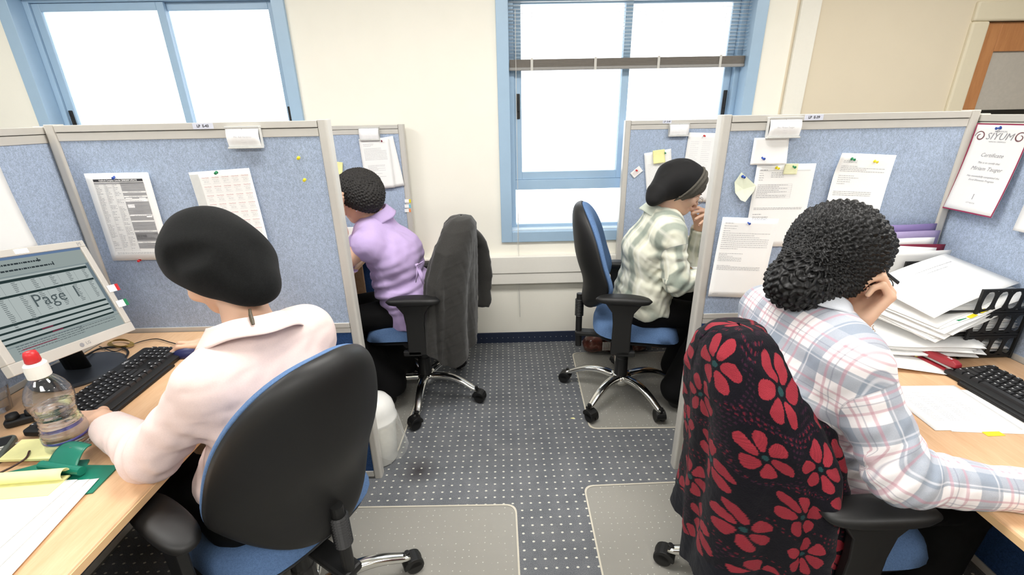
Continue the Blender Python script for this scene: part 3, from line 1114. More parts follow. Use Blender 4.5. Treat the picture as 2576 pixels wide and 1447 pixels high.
# ---------------------------------------------------------------- head
def head_sdf(p, c, R):
    near = s_ball(p, c, .20)
    out = near.copy() + .05
    m = near < .06
    if not m.any(): return out
    q = (p[m] - A3(c)) @ np.array(R, f32).T
    I = np.eye(3)
    d = s_ell(q, (0, -.012, .025), I, (.074, .094, .088))
    d = smin(d, s_ell(q, (0, .022, -.035), I, (.056, .062, .062)), .03)
    d = smin(d, s_ell(q, (0, .052, -.082), I, (.026, .026, .022)), .03)          # chin
    d = smin(d, s_cone(q, (-.05, .0, -.05), (0, .062, -.082), .018, .016), .03)
    d = smin(d, s_cone(q, (.05, .0, -.05), (0, .062, -.082), .018, .016), .03)
    d = smin(d, s_cone(q, (-.028, .074, .008), (.028, .074, .008), .013, .013), .02)   # brow
    for s in (-1, 1):
        d = smax(d, -s_ball(q, (s * .032, .104, -.010), .020), .012)               # eye sockets
        d = smin(d, s_ball(q, (s * .031, .0765, -.008), .0135), .006)
        d = smin(d, s_ell(q, (s * .04, .06, -.034), I, (.022, .02, .02)), .018)      # cheeks
        e = s_ell(q, (s * .075, -.012, -.012), I, (.010, .020, .031))
        e = smax(e, -s_ell(q, (s * .086, -.006, -.010), I, (.009, .011, .020)), .006)
        d = smin(d, e, .008)
    d = smin(d, s_cone(q, (0, .082, .0), (0, .104, -.030), .007, .010), .012)           # nose
    for s in (-1, 1): d = smin(d, s_ball(q, (s * .010, .093, -.034), .0075), .006)
    d = smin(d, s_cone(q, (-.019, .080, -.058), (.019, .080, -.058), .006, .006), .008)  # lips
    d = smin(d, s_ell(q, (0, .085, -.054), I, (.016, .007, .0042)), .004)
    d = smin(d, s_ell(q, (0, .084, -.063), I, (.014, .007, .005)), .004)
    out[m] = d
    return out


# ---------------------------------------------------------------- hand
def finger_chain(base, d0, n, lens, bends, side=0.0):
    """base point, direction, bend axis n (fingers curl about it)"""
    pts = [np.array(base, float)]
    d = nrm(d0)
    for L, b in zip(lens, bends):
        a = math.radians(b)
        k = nrm(n)
        d = d * math.cos(a) + np.cross(k, d) * math.sin(a) + k * (k @ d) * (1 - math.cos(a))
        pts.append(pts[-1] + d * L)
    return pts


class Hand:
    """frame rows: x towards thumb side, y along fingers, z back of hand"""
    def __init__(s, wrist, R, curls=((20, 30, 20),) * 4, thumb=(35, 20, 15), spread=4, side=1, tdir=(.75, .60, -.28), size=1.0):
        s.c = np.array(wrist, float); s.R = np.array(R, float); s.sz = size
        X, Y, Z = s.R
        hand = 1 if np.dot(np.cross(X, Y), Z) > 0 else -1
        s.f = []
        xs = (.027, .009, -.009, -.026); ys = (.088, .092, .087, .078); ln = ((.042, .025, .020), (.046, .028, .021), (.042, .026, .020), (.033, .020, .018))
        rr = ((.0092, .0082, .0074), (.0095, .0084, .0076), (.009, .008, .0072), (.0082, .0072, .0065))
        for i in range(4):
            sp = math.radians((1.5 - i) * spread)
            d0 = Y * math.cos(sp) + X * math.sin(sp)
            base = s.c + (X * xs[i] + Y * ys[i] + Z * -.002 * abs(i - 1.3)) * size
            n = np.cross(Y, Z) * -1          # curling towards -Z
            s.f.append((finger_chain(base, d0, n, [l * size for l in ln[i]], curls[i]), [r * size for r in rr[i]]))
            a = curls[i]
        tb = s.c + (X * .020 + Y * .022 - Z * .008) * size
        td = nrm(X * tdir[0] + Y * tdir[1] + Z * tdir[2])
        n = nrm(np.cross(td, -X * .6 + Y * .5 - Z * .5))
        s.t = finger_chain(tb, td, n, [.040 * size, .034 * size, .026 * size], (0, thumb[1], thumb[2]))

    def sdf(s, p):
        near = s_ball(p, s.c + s.R[1] * .08 * s.sz, .15)
        out = near + .04
        m = near < .03
        if not m.any(): return out
        q = p[m]; X, Y, Z = s.R; z = s.sz
        W_ = lambda a, b, c: s.c + (X * a + Y * b + Z * c) * z
        d = s_seg(q, W_(0, -.004, 0), W_(0, .02, 0), X, .027 * z, .0185 * z, .031 * z, .016 * z)
        for i, (x0, x1) in enumerate(((.020, .027), (.007, .009), (-.007, -.009), (-.019, -.026))):
            y1 = (.088, .092, .087, .078)[i]
            d = smin(d, s_cone(q, W_(x0, .014, -.002), W_(x1, y1, -.002 * abs(i - 1.3)), .014 * z, .0105 * z), .010)
        d = smin(d, s_cone(q, W_(.016, .02, -.008), s.t[1], .017 * z, .0115 * z), .012)
        for pts, r in s.f:
            e = None
            for k in range(3):
                c = s_cone(q, pts[k], pts[k + 1], r[k] * (1.02 if k else 1.08), r[k] * .92)
                e = c if e is None else smin(e, c, .003)
            d = smin(d, e, .006)
        e = s_cone(q, s.t[0], s.t[1], .014 * z, .0108 * z)
        e = smin(e, s_cone(q, s.t[1], s.t[2], .0108 * z, .0096 * z), .004)
        e = smin(e, s_cone(q, s.t[2], s.t[3], .0096 * z, .0078 * z), .004)
        d = smin(d, e, .008)
        out[m] = d
        return out

    def nails(s):
        out = []
        for pts, r in s.f + [(s.t, (.0108, .0096, .0085))]:
            a, b = Vector(pts[-2]), Vector(pts[-1])
            d = (b - a).normalized(); z = Vector(s.R[2]); z = (z - d * z.dot(d)).normalized(); x = d.cross(z)
            c = b + z * r[2] * .80
            m = MB(); out.append(m)
            m.add([c + x * sx * r[2] * .6 + d * dy - z * (.0012 if abs(sx) else 0) for dy in (-.004, .0075) for sx in (-1, 0, 1)], [(0, 1, 4, 3), (1, 2, 5, 4)])
        return out


# ---------------------------------------------------------------- wrinkles
def folds(p, c, ax, amp, wl, rad, seed=0):
    """cloth creases across direction ax around point c"""
    q = p - A3(c)
    ax = A3(nrm(ax))
    h = q @ ax
    w_ = np.exp(-(q * q).sum(1) / (rad * rad))
    n = noise3(p, 9.0, seed)
    s = np.sin(h * (6.283 / wl) + 2.2 * n)
    return amp * w_ * (np.abs(s) ** 1.0 * np.sign(s))


def ridge(p, a, b, amp, wid):
    """one long crease between two points"""
    d = s_cone(p, a, b, 0, 0)
    return amp * np.exp(-(d / wid) ** 2)


# ---------------------------------------------------------------- person
def collar(parent, mat, c, up, fwd, r_in, stand, fall, gap_deg=35, flare=.018, name='collar', tilt=0, thick=.003, ex=(1, 1)):
    up = Vector(nrm(up)); fwd = Vector(nrm(fwd)); fwd = (fwd - up * fwd.dot(up)).normalized(); rt = fwd.cross(up)
    c = Vector(c)
    m = MB()
    def fn(u, v):
        a = math.radians(gap_deg + (360 - 2 * gap_deg) * u)
        e = fwd * math.cos(a) * ex[1] + rt * math.sin(a) * ex[0]
        if v < .4:
            t = v / .4
            rr, z = r_in + flare * .25 * t, stand * t
        elif v < .55:
            t = (v - .4) / .15
            rr, z = r_in + flare * .25 + .008 * math.sin(t * math.pi / 2) , stand + .004 * math.sin(t * math.pi)
        else:
            t = (v - .55) / .45
            pointy = 1 + .35 * math.exp(-((min(u, 1 - u)) / .08) ** 2)
            rr, z = r_in + flare * .25 + .008 + flare * t, stand - fall * t * pointy
        z += .003 * math.sin(5 * a) * v
        return c + e * rr + up * z
    m.grid(fn, 60, 14)
    o = m.build(name, mat, parent, smooth=True, solid=thick)
    return o


def person(name_label, J, fwd, skin, shirt_m, trouser_m, hands, head_R, torso, seed=0, h_body=.0045, h_cloth=.0055, sleeve=(.058, .052, .050, .044, .036), cuffs=(1.0, 1.0),
           wr_extra=None, extra_body=None, leg=None, neck_r=.053, cloth_cb=None, hem_z=.50):
    root = empty('person', tuple(J['pel'][:2]) + (0,), label=name_label, cat='person')
    fwd = nrm(fwd); lat = nrm(np.array(J['shR']) - np.array(J['shL']))
    pel, c7 = np.array(J['pel']), np.array(J['c7'])
    mid = (np.array(J['shL']) + np.array(J['shR'])) / 2
    tw = torso
    J = {k: np.array(v, float) for k, v in J.items()}
    waist = pel * .62 + mid * .38 + fwd * tw.get('waist', 0)
    chest = pel * .25 + mid * .75 + fwd * tw.get('chest', -.01)
    latp = nrm(np.array([-fwd[1], fwd[0], 0])) * -1
    hipL, hipR = pel - latp * .085, pel + latp * .085
    if (J['shR'] - J['shL']) @ latp < 0: hipL, hipR = hipR, hipL
    off = np.array([-root.location.x, -root.location.y, 0], f32)
    neck_top = J['head'] + (-np.array(head_R[1]) * .022 - np.array(head_R[2]) * .055)

    def torso_sdf(p, g=0.0):
        d = s_seg(p, pel, waist, latp, tw['hip'][0] + g, tw['hip'][1] + g, tw['wst'][0] + g, tw['wst'][1] + g)
        d = smin(d, s_seg(p, waist, chest, lat, tw['wst'][0] + g, tw['wst'][1] + g, tw['cst'][0] + g, tw['cst'][1] + g), .05)
        up_c = mid * .75 + c7 * .25
        d = smin(d, s_seg(p, chest, up_c, lat, tw['cst'][0] + g, tw['cst'][1] + g, tw['upr'][0] + g, tw['upr'][1] + g), .05)
        d = smin(d, s_cone(p, J['shL'], J['shR'], .052 + g, .052 + g), .06)
        d = smin(d, s_cone(p, c7 * .8 + mid * .2, J['shL'], .045 + g, .045 + g), .05)
        d = smin(d, s_cone(p, c7 * .8 + mid * .2, J['shR'], .045 + g, .045 + g), .05)
        return d

    def arm_sdf(p, s, rr):
        sh, el, wr = J['sh' + s], J['el' + s], J['wr' + s]
        d = s_cone(p, sh, el, rr[0], rr[1])
        d = smin(d, s_cone(p, el, wr, rr[2], rr[3]), .02)
        return d

    def body(p):
        d = torso_sdf(p, -.012)
        d = smin(d, s_cone(p, c7 + (mid - c7) * .2, neck_top, neck_r + .004, neck_r - .003), .035)
        for s in 'LR': d = smin(d, arm_sdf(p, s, (.042, .036, .036, .0245)), .03)
        for s in 'LR':
            if s in hands: d = smin(d, hands[s].sdf(p), .012)
        d = smin(d, head_sdf(p, J['head'], head_R), .022)
        if extra_body: d = extra_body(p, d)
        return d
    allp = np.array([v for v in J.values()])
    hp = [hands[s].c + hands[s].R[1] * .1 for s in hands]
    lo = np.minimum(allp.min(0), np.min(hp, 0) if hp else 9) - .17; hi = np.maximum(allp.max(0), np.max(hp, 0) if hp else -9) + .17
    V, F = sdf_mesh(body, lo, hi, h_body)
    bo = np_mesh('body', V + off, F, skin, root)
    for s in hands:
        for q in hands[s].nails():
            for i, p in enumerate(q.v): q.v[i] = tuple(Vector(p) + Vector(tuple(map(float, off))))
            q.build('fingernail', MT['nail'], bo, smooth=True)
    # eyes and brows
    R = np.array(head_R)
    for s in (-1, 1):
        e = MB()
        Mx = frame_m(loc2w(R, J['head'], (s * .031, .0785, -.008)) + off, R[0], R[1], R[2])
        e.lathe([(.0119 * math.sin(math.radians(a)), -.0119 * math.cos(math.radians(a))) for a in range(6, 181, 12)], 16, Mx @ Matrix.Scale(1, 4))
        eo = e.build('eye', MT['eye_white'], bo, smooth=True)
        ir = MB(); ir.lathe([(.0052, .0113), (.003, .0118), (.0005, .0120)], 14, Mx @ Euler((math.radians(-90), 0, 0)).to_matrix().to_4x4()); ir.build('iris', MT['eye_iris'], eo)
        bw = MB().tube([loc2w(R, J['head'], (s * x, y, z)) + off for x, y, z in ((.014, .089, .012), (.028, .089, .017), (.042, .080, .013))], [.002, .003, .0015], 8)
        bw.build('eyebrow', MT['hair'], bo)
    # shirt: torso + sleeves, hem and cuffs cut by planes
    def shirt(p):
        d = torso_sdf(p, tw.get('ease', .006))
        # skirt of the shirt over the hips
        d = smin(d, s_seg(p, pel + np.array([0, 0, .05]), pel + fwd * .02 - np.array([0, 0, .05]), latp, tw['hip'][0] + .014, tw['hip'][1] + .012, tw['hip'][0] + .024, tw['hip'][1] + .03), .05)
        for s in 'LR':
            sh, el, wr = J['sh' + s], J['el' + s], J['wr' + s]
            a = s_cone(p, sh, el, sleeve[0], sleeve[1])
            b = s_cone(p, el, wr, sleeve[2], sleeve[4])
            a = smin(a, b, .022)
            n = nrm(wr - el)
            cut = (p - A3(el + (wr - el) * cuffs['LR'.index(s)])) @ A3(n)
            # slightly wider buttoned cuff
            cb = s_cone(p, wr - n * .055, wr, sleeve[4] + .004, sleeve[4] + .004)
            a = np.minimum(a, cb) if cuffs['LR'.index(s)] > .9 else a
            a = smax(a, cut, .004)
            d = smin(d, a, .035)
        if cloth_cb: d = cloth_cb(p, d, dict(J=J, waist=waist, chest=chest, lat=lat, fwd=fwd, pel=pel, mid=mid))
        neck = s_cone(p, c7 + (mid - c7) * .2, neck_top, neck_r + .006, neck_r + .006)
        d = smax(d, -neck, .006)
        d = smax(d, (hem_z - p[:, 2]) - .012 * np.sin(p[:, 0] * 40) * 1.0, .006)
        return d
    V, F = sdf_mesh(shirt, lo, hi, h_cloth)
    V = relax(V, F, 1, .4)
    so = np_mesh('shirt', V + off, F, shirt_m, root)
    # cloth coordinates: one set round the body, one down the sleeves, and the armhole between them
    P_ = V.astype(f32)
    bt = torso_sdf(P_, .006) - .004
    spine = nrm(c7 - pel)
    q = P_ - A3(waist)
    ang = np.arctan2(q @ A3(lat), -(q @ A3(np.cross(spine, lat) * np.sign(np.dot(np.cross(spine, lat), fwd)))))
    bk = np.cross(spine, lat); bk = -bk * np.sign(bk @ fwd)
    uvt = np.stack([q @ A3(lat), q @ A3(spine) - .55 * (q @ A3(bk)), np.zeros(len(V))], 1)
    uvs = uvt.copy(); best = np.full(len(V), 9.0)
    for i, s in enumerate('LR'):
        sh, el, wr = J['sh' + s], J['el' + s], J['wr' + s]
        e1 = None; parts = []
        for a, b, o0 in ((sh, el, 0), (el, wr, float(np.linalg.norm(el - sh)))):
            dd = s_cone(P_, a, b, sleeve[1], sleeve[3])
            ax = nrm(b - a)
            if e1 is None: e1 = nrm(np.cross(ax, np.cross(fwd, ax)))
            else:                       # carry the frame round the elbow so the cloth pattern runs on
                w_ = np.cross(pax, ax); sn_, cs_ = np.linalg.norm(w_), float(pax @ ax)
                if sn_ > 1e-6:
                    w_ = w_ / sn_; e1 = e1 * cs_ + np.cross(w_, e1) * sn_ + w_ * (w_ @ e1) * (1 - cs_)
            pax = ax; e2 = np.cross(ax, e1)
            r = P_ - A3(a)
            an = np.arctan2(r @ A3(e1), r @ A3(e2))
            parts.append((dd, np.stack([an * .052 + .02, r @ A3(ax) + o0, np.full(len(V), 1.0)], 1)))
        wgt = np.clip(.5 + (parts[0][0] - parts[1][0]) / .05, 0, 1)[:, None]
        far = np.abs(parts[0][1][:, :1] - parts[1][1][:, :1]) > .12
        wgt = np.where(far, np.round(wgt), wgt)
        uv = parts[0][1] * (1 - wgt) + parts[1][1] * wgt
        dd = np.minimum(parts[0][0], parts[1][0])
        m = dd < best
        uvs[m] = uv[m]; best[m] = dd[m]
    vec_attr(so, uvt, 'cloth_body'); vec_attr(so, uvs, 'cloth_sleeve')
    vec_attr(so, np.stack([(bt - best) * 10, bt * 0, bt * 0], 1), 'armhole')
    # legs
    def legs(p):
        ds = []
        for s, hip in (('L', hipL), ('R', hipR)):
            kn, an = np.array(leg['kn' + s]), np.array(leg['an' + s])
            a = s_cone(p, hip, kn, leg.get('th', .088), leg.get('kn', .062))
            a = smin(a, s_cone(p, kn, an, leg.get('kn', .062), leg.get('hem', .055)), .03)
            ds.append(a)
        d = uni(ds, leg.get('blend', .03))
        d = smin(d, s_seg(p, pel - np.array([0, 0, .01]), pel + np.array([0, 0, .08]), latp, tw['hip'][0], tw['hip'][1], tw['hip'][0] - .02, tw['hip'][1] - .01), .05)
        d = d + .003 * noise3(p, 22, seed)
        return smax(d, leg['cut'] - p[:, 2], .01)
    lp = np.array([leg['knL'], leg['knR'], leg['anL'], leg['anR'], pel])
    V, F = sdf_mesh(legs, lp.min(0) - .2, lp.max(0) + .2, .009)
    np_mesh('trousers' if not leg.get('skirt') else 'skirt', V + off, F, trouser_m, root)
    for s in 'LR':
        an = np.array(leg['an' + s]); td = nrm(leg['toe'])
        def shoe(p):
            d = s_cone(p, an * [1, 1, 0] + [0, 0, .045], an * [1, 1, 0] + td * .14 + [0, 0, .03], .036, .030)
            d = smin(d, s_cone(p, an * [1, 1, 0] + [0, 0, .05], an, .036, .040), .02)
            return smax(d, .006 - p[:, 2], .004)
        V, F = sdf_mesh(shoe, an * [1, 1, 0] - [.2, .2, .0], an * [1, 1, 0] + [.2, .2, .24], .006)
        np_mesh('shoe', V + off, F, MT['plastic_dark'], root)
    return root, off, dict(J=J, lat=lat, fwd=fwd, waist=waist, chest=chest, mid=mid, neck_top=neck_top)


MT['nail'] = plain('nail', srgb(232, 190, 176), .3, grain=.01)
MT['eye_white'] = plain('eye_white', srgb(236, 232, 226), .2, grain=.01)
MT['eye_iris'] = plain('eye_iris', srgb(70, 52, 40), .2)
MT['hair'] = plain('dark_brown_hair', srgb(52, 38, 30), .6)
# ================================================================== CLOTH MATERIALS
def cloth_plain(name, c, weave=1400, contrast=.06, rough=.85, sheen=.1, crease=0):
    return fabric(name, c, weave, contrast, rough, .0003, sheen, crease=crease)


def plaid_mat(name, ground, bands, soft=.0, period=(.09, .09)):
    """bands: list of (axis, start, width, colour, strength) in fractions of the period; axis 0 = vertical stripes"""
    n = NT(name)
    aa = []
    for nm in ('cloth_body', 'cloth_sleeve', 'armhole'):
        a_ = n.n('ShaderNodeAttribute'); a_.attribute_name = nm; aa.append(a_)
    ah = n.n('ShaderNodeSeparateXYZ'); n.l(aa[2].outputs['Vector'], ah.inputs[0])
    vm = n.n('ShaderNodeMix', data_type='VECTOR'); n.l(n.math('GREATER_THAN', ah.outputs[0], 0.0), vm.inputs[0]); n.l(aa[0].outputs['Vector'], vm.inputs[4]); n.l(aa[1].outputs['Vector'], vm.inputs[5])
    sp = n.n('ShaderNodeSeparateXYZ'); n.l(vm.outputs[1], sp.inputs[0])
    o = n.obj()
    wv = n.noise(o, 1500, 2)
    big = n.noise(o, 30, 2)
    col = ground
    fr = [n.math('FRACT', n.math('ADD', n.math('DIVIDE', sp.outputs[i], period[i]), 50.0)) for i in (0, 1)]
    for ax, s, wd, c, st in bands:
        d = n.math('ABSOLUTE', n.math('SUBTRACT', n.math('FRACT', n.math('ADD', fr[ax], 1.5 - (s + wd / 2))), .5))
        e = max(.008, soft)
        m = n.math('DIVIDE', n.math('SUBTRACT', wd / 2 + e, d), 2 * e, clamp=True)
        m = n.math('MULTIPLY', m, n.math('MULTIPLY', n.math('MULTIPLY_ADD', wv, .8, .6), st), clamp=True)
        col = n.mix(m, col, c, 'MIX')
    seam = n.math('LESS_THAN', n.math('ABSOLUTE', ah.outputs[0]), .012)
    col = n.mix(n.math('MULTIPLY', seam, .35), col, (.25, .25, .28, 1))
    n.set(color=col, rough=.85, spec=.2, sheen=.1)
    n.bump(n.math('ADD', n.math('MULTIPLY', wv, .05), n.noise(o, 10, 2)), .6, .012)
    return n.mat


G1, G2 = srgb(140, 152, 168), srgb(160, 168, 178)
MT['plaid'] = plaid_mat('plaid_blue_pink', srgb(238, 233, 234), [
    (0, .05, .36, G1, .78), (1, .05, .36, G1, .72), (0, .10, .03, srgb(225, 225, 230), .6), (1, .33, .03, srgb(225, 225, 230), .5),
    (0, .54, .05, srgb(196, 140, 156), .55), (0, .80, .05, srgb(196, 140, 156), .55), (1, .54, .05, srgb(196, 140, 156), .5), (1, .80, .05, srgb(196, 140, 156), .5),
    (0, .66, .02, srgb(130, 130, 150), .5), (1, .66, .02, srgb(130, 130, 150), .5)], period=(.100, .112))
MT['checks'] = plaid_mat('soft_green_checks', srgb(226, 226, 208), [
    (0, .10, .34, srgb(128, 140, 130), .75), (1, .2, .22, srgb(120, 134, 124), .45), (0, .68, .05, srgb(246, 246, 236), .8), (0, .50, .06, srgb(200, 198, 176), .7),
    (1, .7, .06, srgb(240, 238, 226), .6)], soft=.06, period=(.088, .16))
MT['pink'] = cloth_plain('pale_pink_cotton', srgb(228, 206, 200), crease=.012)
MT['pink_plain'] = MT['pink']
MT['lilac'] = cloth_plain('lilac_cotton', srgb(190, 168, 212), crease=.020)
MT['black_cloth'] = cloth_plain('black_cloth', srgb(12, 12, 13), contrast=.2, sheen=0)
MT['felt'] = fabric('black_felt', srgb(18, 19, 19), 420, .3, .95, .0006, .04)
MT['knit_black'] = plain('black_yarn', srgb(9, 9, 10), .46, spec=.35, grain=.25, scale=700, bump=.0004)
MT['knit_dark'] = plain('black_crochet_yarn', srgb(28, 25, 23), .7, grain=.25, scale=700)
MT['velvet'] = plain('black_velvet', srgb(8, 7, 8), .85)
MT['taupe'] = fabric('taupe_jersey', srgb(92, 88, 80), 500, .3, .9, .0005)
MT['gold'] = plain('gold', srgb(226, 180, 110), .25, 1.0)


def hat_mesh(parent, off, fn, lo, hi, h, mat, name='hat', rel=1, **kw):
    V, F = sdf_mesh(fn, lo, hi, h)
    if rel: V = relax(V, F, rel, .4)
    return np_mesh(name, V + off, F, mat, parent, **kw), V, F


def K(px, py, k): return np.array(at(px, py, k=k), float)


I3 = np.eye(3)
WORLD = {}


# ---------------------------------------------------------------- A: woman in pale pink, black felt beret
def person_A():
    J = dict(pel=(-.66, .99, .56), c7=(-.615, .985, 1.000), head=K(548, 672, 1.13), shL=(-.662, .865, .950), shR=(-.545, 1.105, .958),
             elL=(-.805, .825, .80), wrL=(-1.045, .978, .787), elR=(-.76, 1.26, .80), wrR=(-.985, 1.405, .79))
    hR = frame_from((-.86, .22, -.42), (-.25, 0, 1))
    ydir = nrm((-1, .03, -.07))
    RL = np.array([nrm((.03, 1, .25)), ydir, nrm(np.cross(nrm((.03, 1, .25)), ydir))]); RL[2] = nrm((-.05, -.25, .96))
    hl = Hand(J['wrL'], RL, curls=((18, 32, 24), (20, 28, 20), (22, 26, 20), (24, 24, 18)), thumb=(0, 20, 18), spread=7)
    yr = nrm((-.97, .04, -.06)); xr = nrm((-.04, -1, .05)); RR = np.array([xr, yr, nrm((-.02, .05, 1))])
    hr = Hand(J['wrR'], RR, curls=((-6, 42, 36), (-8, 44, 34), (6, 40, 30), (10, 36, 28)), thumb=(0, 15, 12), spread=8)

    def cb(p, d, c):
        j = c['J']
        for s, sd in (('L', 3), ('R', 8)):
            el, sh, wr = j['el' + s], j['sh' + s], j['wr' + s]
            d = d + folds(p, el, nrm(wr - sh), .0055, .045, .10, sd)
            d = d + folds(p, sh * .75 + el * .25 + np.array([0, 0, -.03]), nrm(el - sh), .003, .05, .09, sd + 1)
        d = d - ridge(p, j['shL'] + [.03, .03, .045], j['shL'] + [.05, .07, -.09], .004, .012)
        d = d + .0035 * noise3(p * np.array([1, 1, .6], f32), 16, 4) + .0015 * noise3(p, 45, 5)
        return d
    root, off, c = person('woman in pale pink shirt and black felt beret, back turned, nearest at the left', J, (-.88, .476, 0),
                          MT['skin'], MT['pink'], MT['black_cloth'], {'L': hl, 'R': hr}, hR,
                          dict(hip=(.165, .115), wst=(.140, .092), cst=(.145, .088), upr=(.130, .070), waist=-.01, chest=-.05), seed=1, sleeve=(.062, .055, .054, .048, .035), cuffs=(.80, .95),
                          leg=dict(knL=(-1.02, 1.08, .52), knR=(-.96, 1.28, .52), anL=(-1.02, 1.06, .10), anR=(-.96, 1.30, .10), toe=(-.9, .4, 0), cut=.03, skirt=True, blend=.10), cloth_cb=cb,
                          h_body=.0042, h_cloth=.005, hem_z=.66)
    # collar: stand-up with wide fall
    up = nrm(c['neck_top'] - np.array(J['c7'])) * .55 + np.array((0, 0, 1)) * .45
    collar(root, MT['pink'], np.array(J['c7']) * .88 + c['neck_top'] * .12 + off + nrm(up) * .006, up, (-.86, .4, 0), .071, .024, .040, gap_deg=28, flare=.030)

    # beret
    def fn(p):
        d = s_ell(p, K(530, 634, 1.13), hat_R, (.110, .110, .116))
        d = smin(d, s_ball(p, K(585, 668, 1.10), .098), .05)
        d = smin(d, s_ball(p, K(640, 728, 1.07), .050), .06)
        d = smin(d, s_cone(p, K(455, 690, 1.15), K(560, 745, 1.10), .030, .040), .04)
        # folds of the felt
        d = d + ridge(p, K(420, 655, 1.0), K(560, 610, .97), .034, .024)
        d = d + ridge(p, K(545, 655, .98), K(610, 705, .98), .034, .022)
        d = d - ridge(p, K(600, 620, .99), K(662, 730, 1.0), .007, .018)
        d = d + ridge(p, K(652, 610, 1.05), K(662, 700, 1.02), .022, .013)
        d = d + .0035 * noise3(p, 13, 21)
        # opening for face and neck
        R = hR
        q = (p - A3(J['head'])) @ R.T.astype(f32)
        plane = q @ A3(nrm((0, .62, -.80))) - .030
        d = smax(d, plane, .022)
        return d
    hat_R = frame_from((-.9, .3, 0), (0, 0, 1))
    hat_mesh(root, off, fn, np.array(J['head']) - .24, np.array(J['head']) + .26, .0036, MT['felt'], 'beret', 1, label='black felt beret')
    ps = [K(628, 778, 1.03), K(630, 792, 1.02), K(634, 806, 1.015), K(637, 817, 1.01)]
    MB().tube([p + off for p in ps], [.003, .004, .0045, .0035], 8, flat=.5).build('ribbon_end', plain('gold_flecked_ribbon', srgb(66, 56, 36), .5, grain=.5, scale=400), root, label='gold flecked ribbon')
    return root


# ---------------------------------------------------------------- D: woman in plaid, chunky knitted hat
def knit_pattern(P_, c, R, rows, amp, seed=0):
    """stitch relief in polar coordinates about the crown axis"""
    q = (P_ - A3(c)) @ np.array(R, f32).T
    r = np.sqrt((q * q).sum(1)) + 1e-6
    th = np.arccos(np.clip(q[:, 2] / r, -1, 1)); ph = np.arctan2(q[:, 1], q[:, 0])
    row = th * rows / np.pi
    ri = np.floor(row)
    fr = row - ri - .5
    ncol = np.maximum(6, np.round(1.55 * rows * np.sin((ri + .5) * np.pi / rows)))
    col = ph / (2 * np.pi) * ncol + .5 * (ri % 2) + .12 * np.sin(ri * 7.1 + seed)
    ci = np.floor(col); fc = col - ci - .5
    hsh = np.sin(ri * 127.1 + ci * 311.7 + seed) * 43758.5
    rnd = hsh - np.floor(hsh)
    sl = np.where(ci % 2 == 0, 1.0, -1.0) * (.9 + .5 * (rnd - .5))
    u = fc; v = fr + u * sl * .75
    k = np.exp(-np.abs(u / .46) ** 2.6 - np.abs(v / .40) ** 2.6)
    return amp * (k * (.75 + .5 * rnd) - .45)


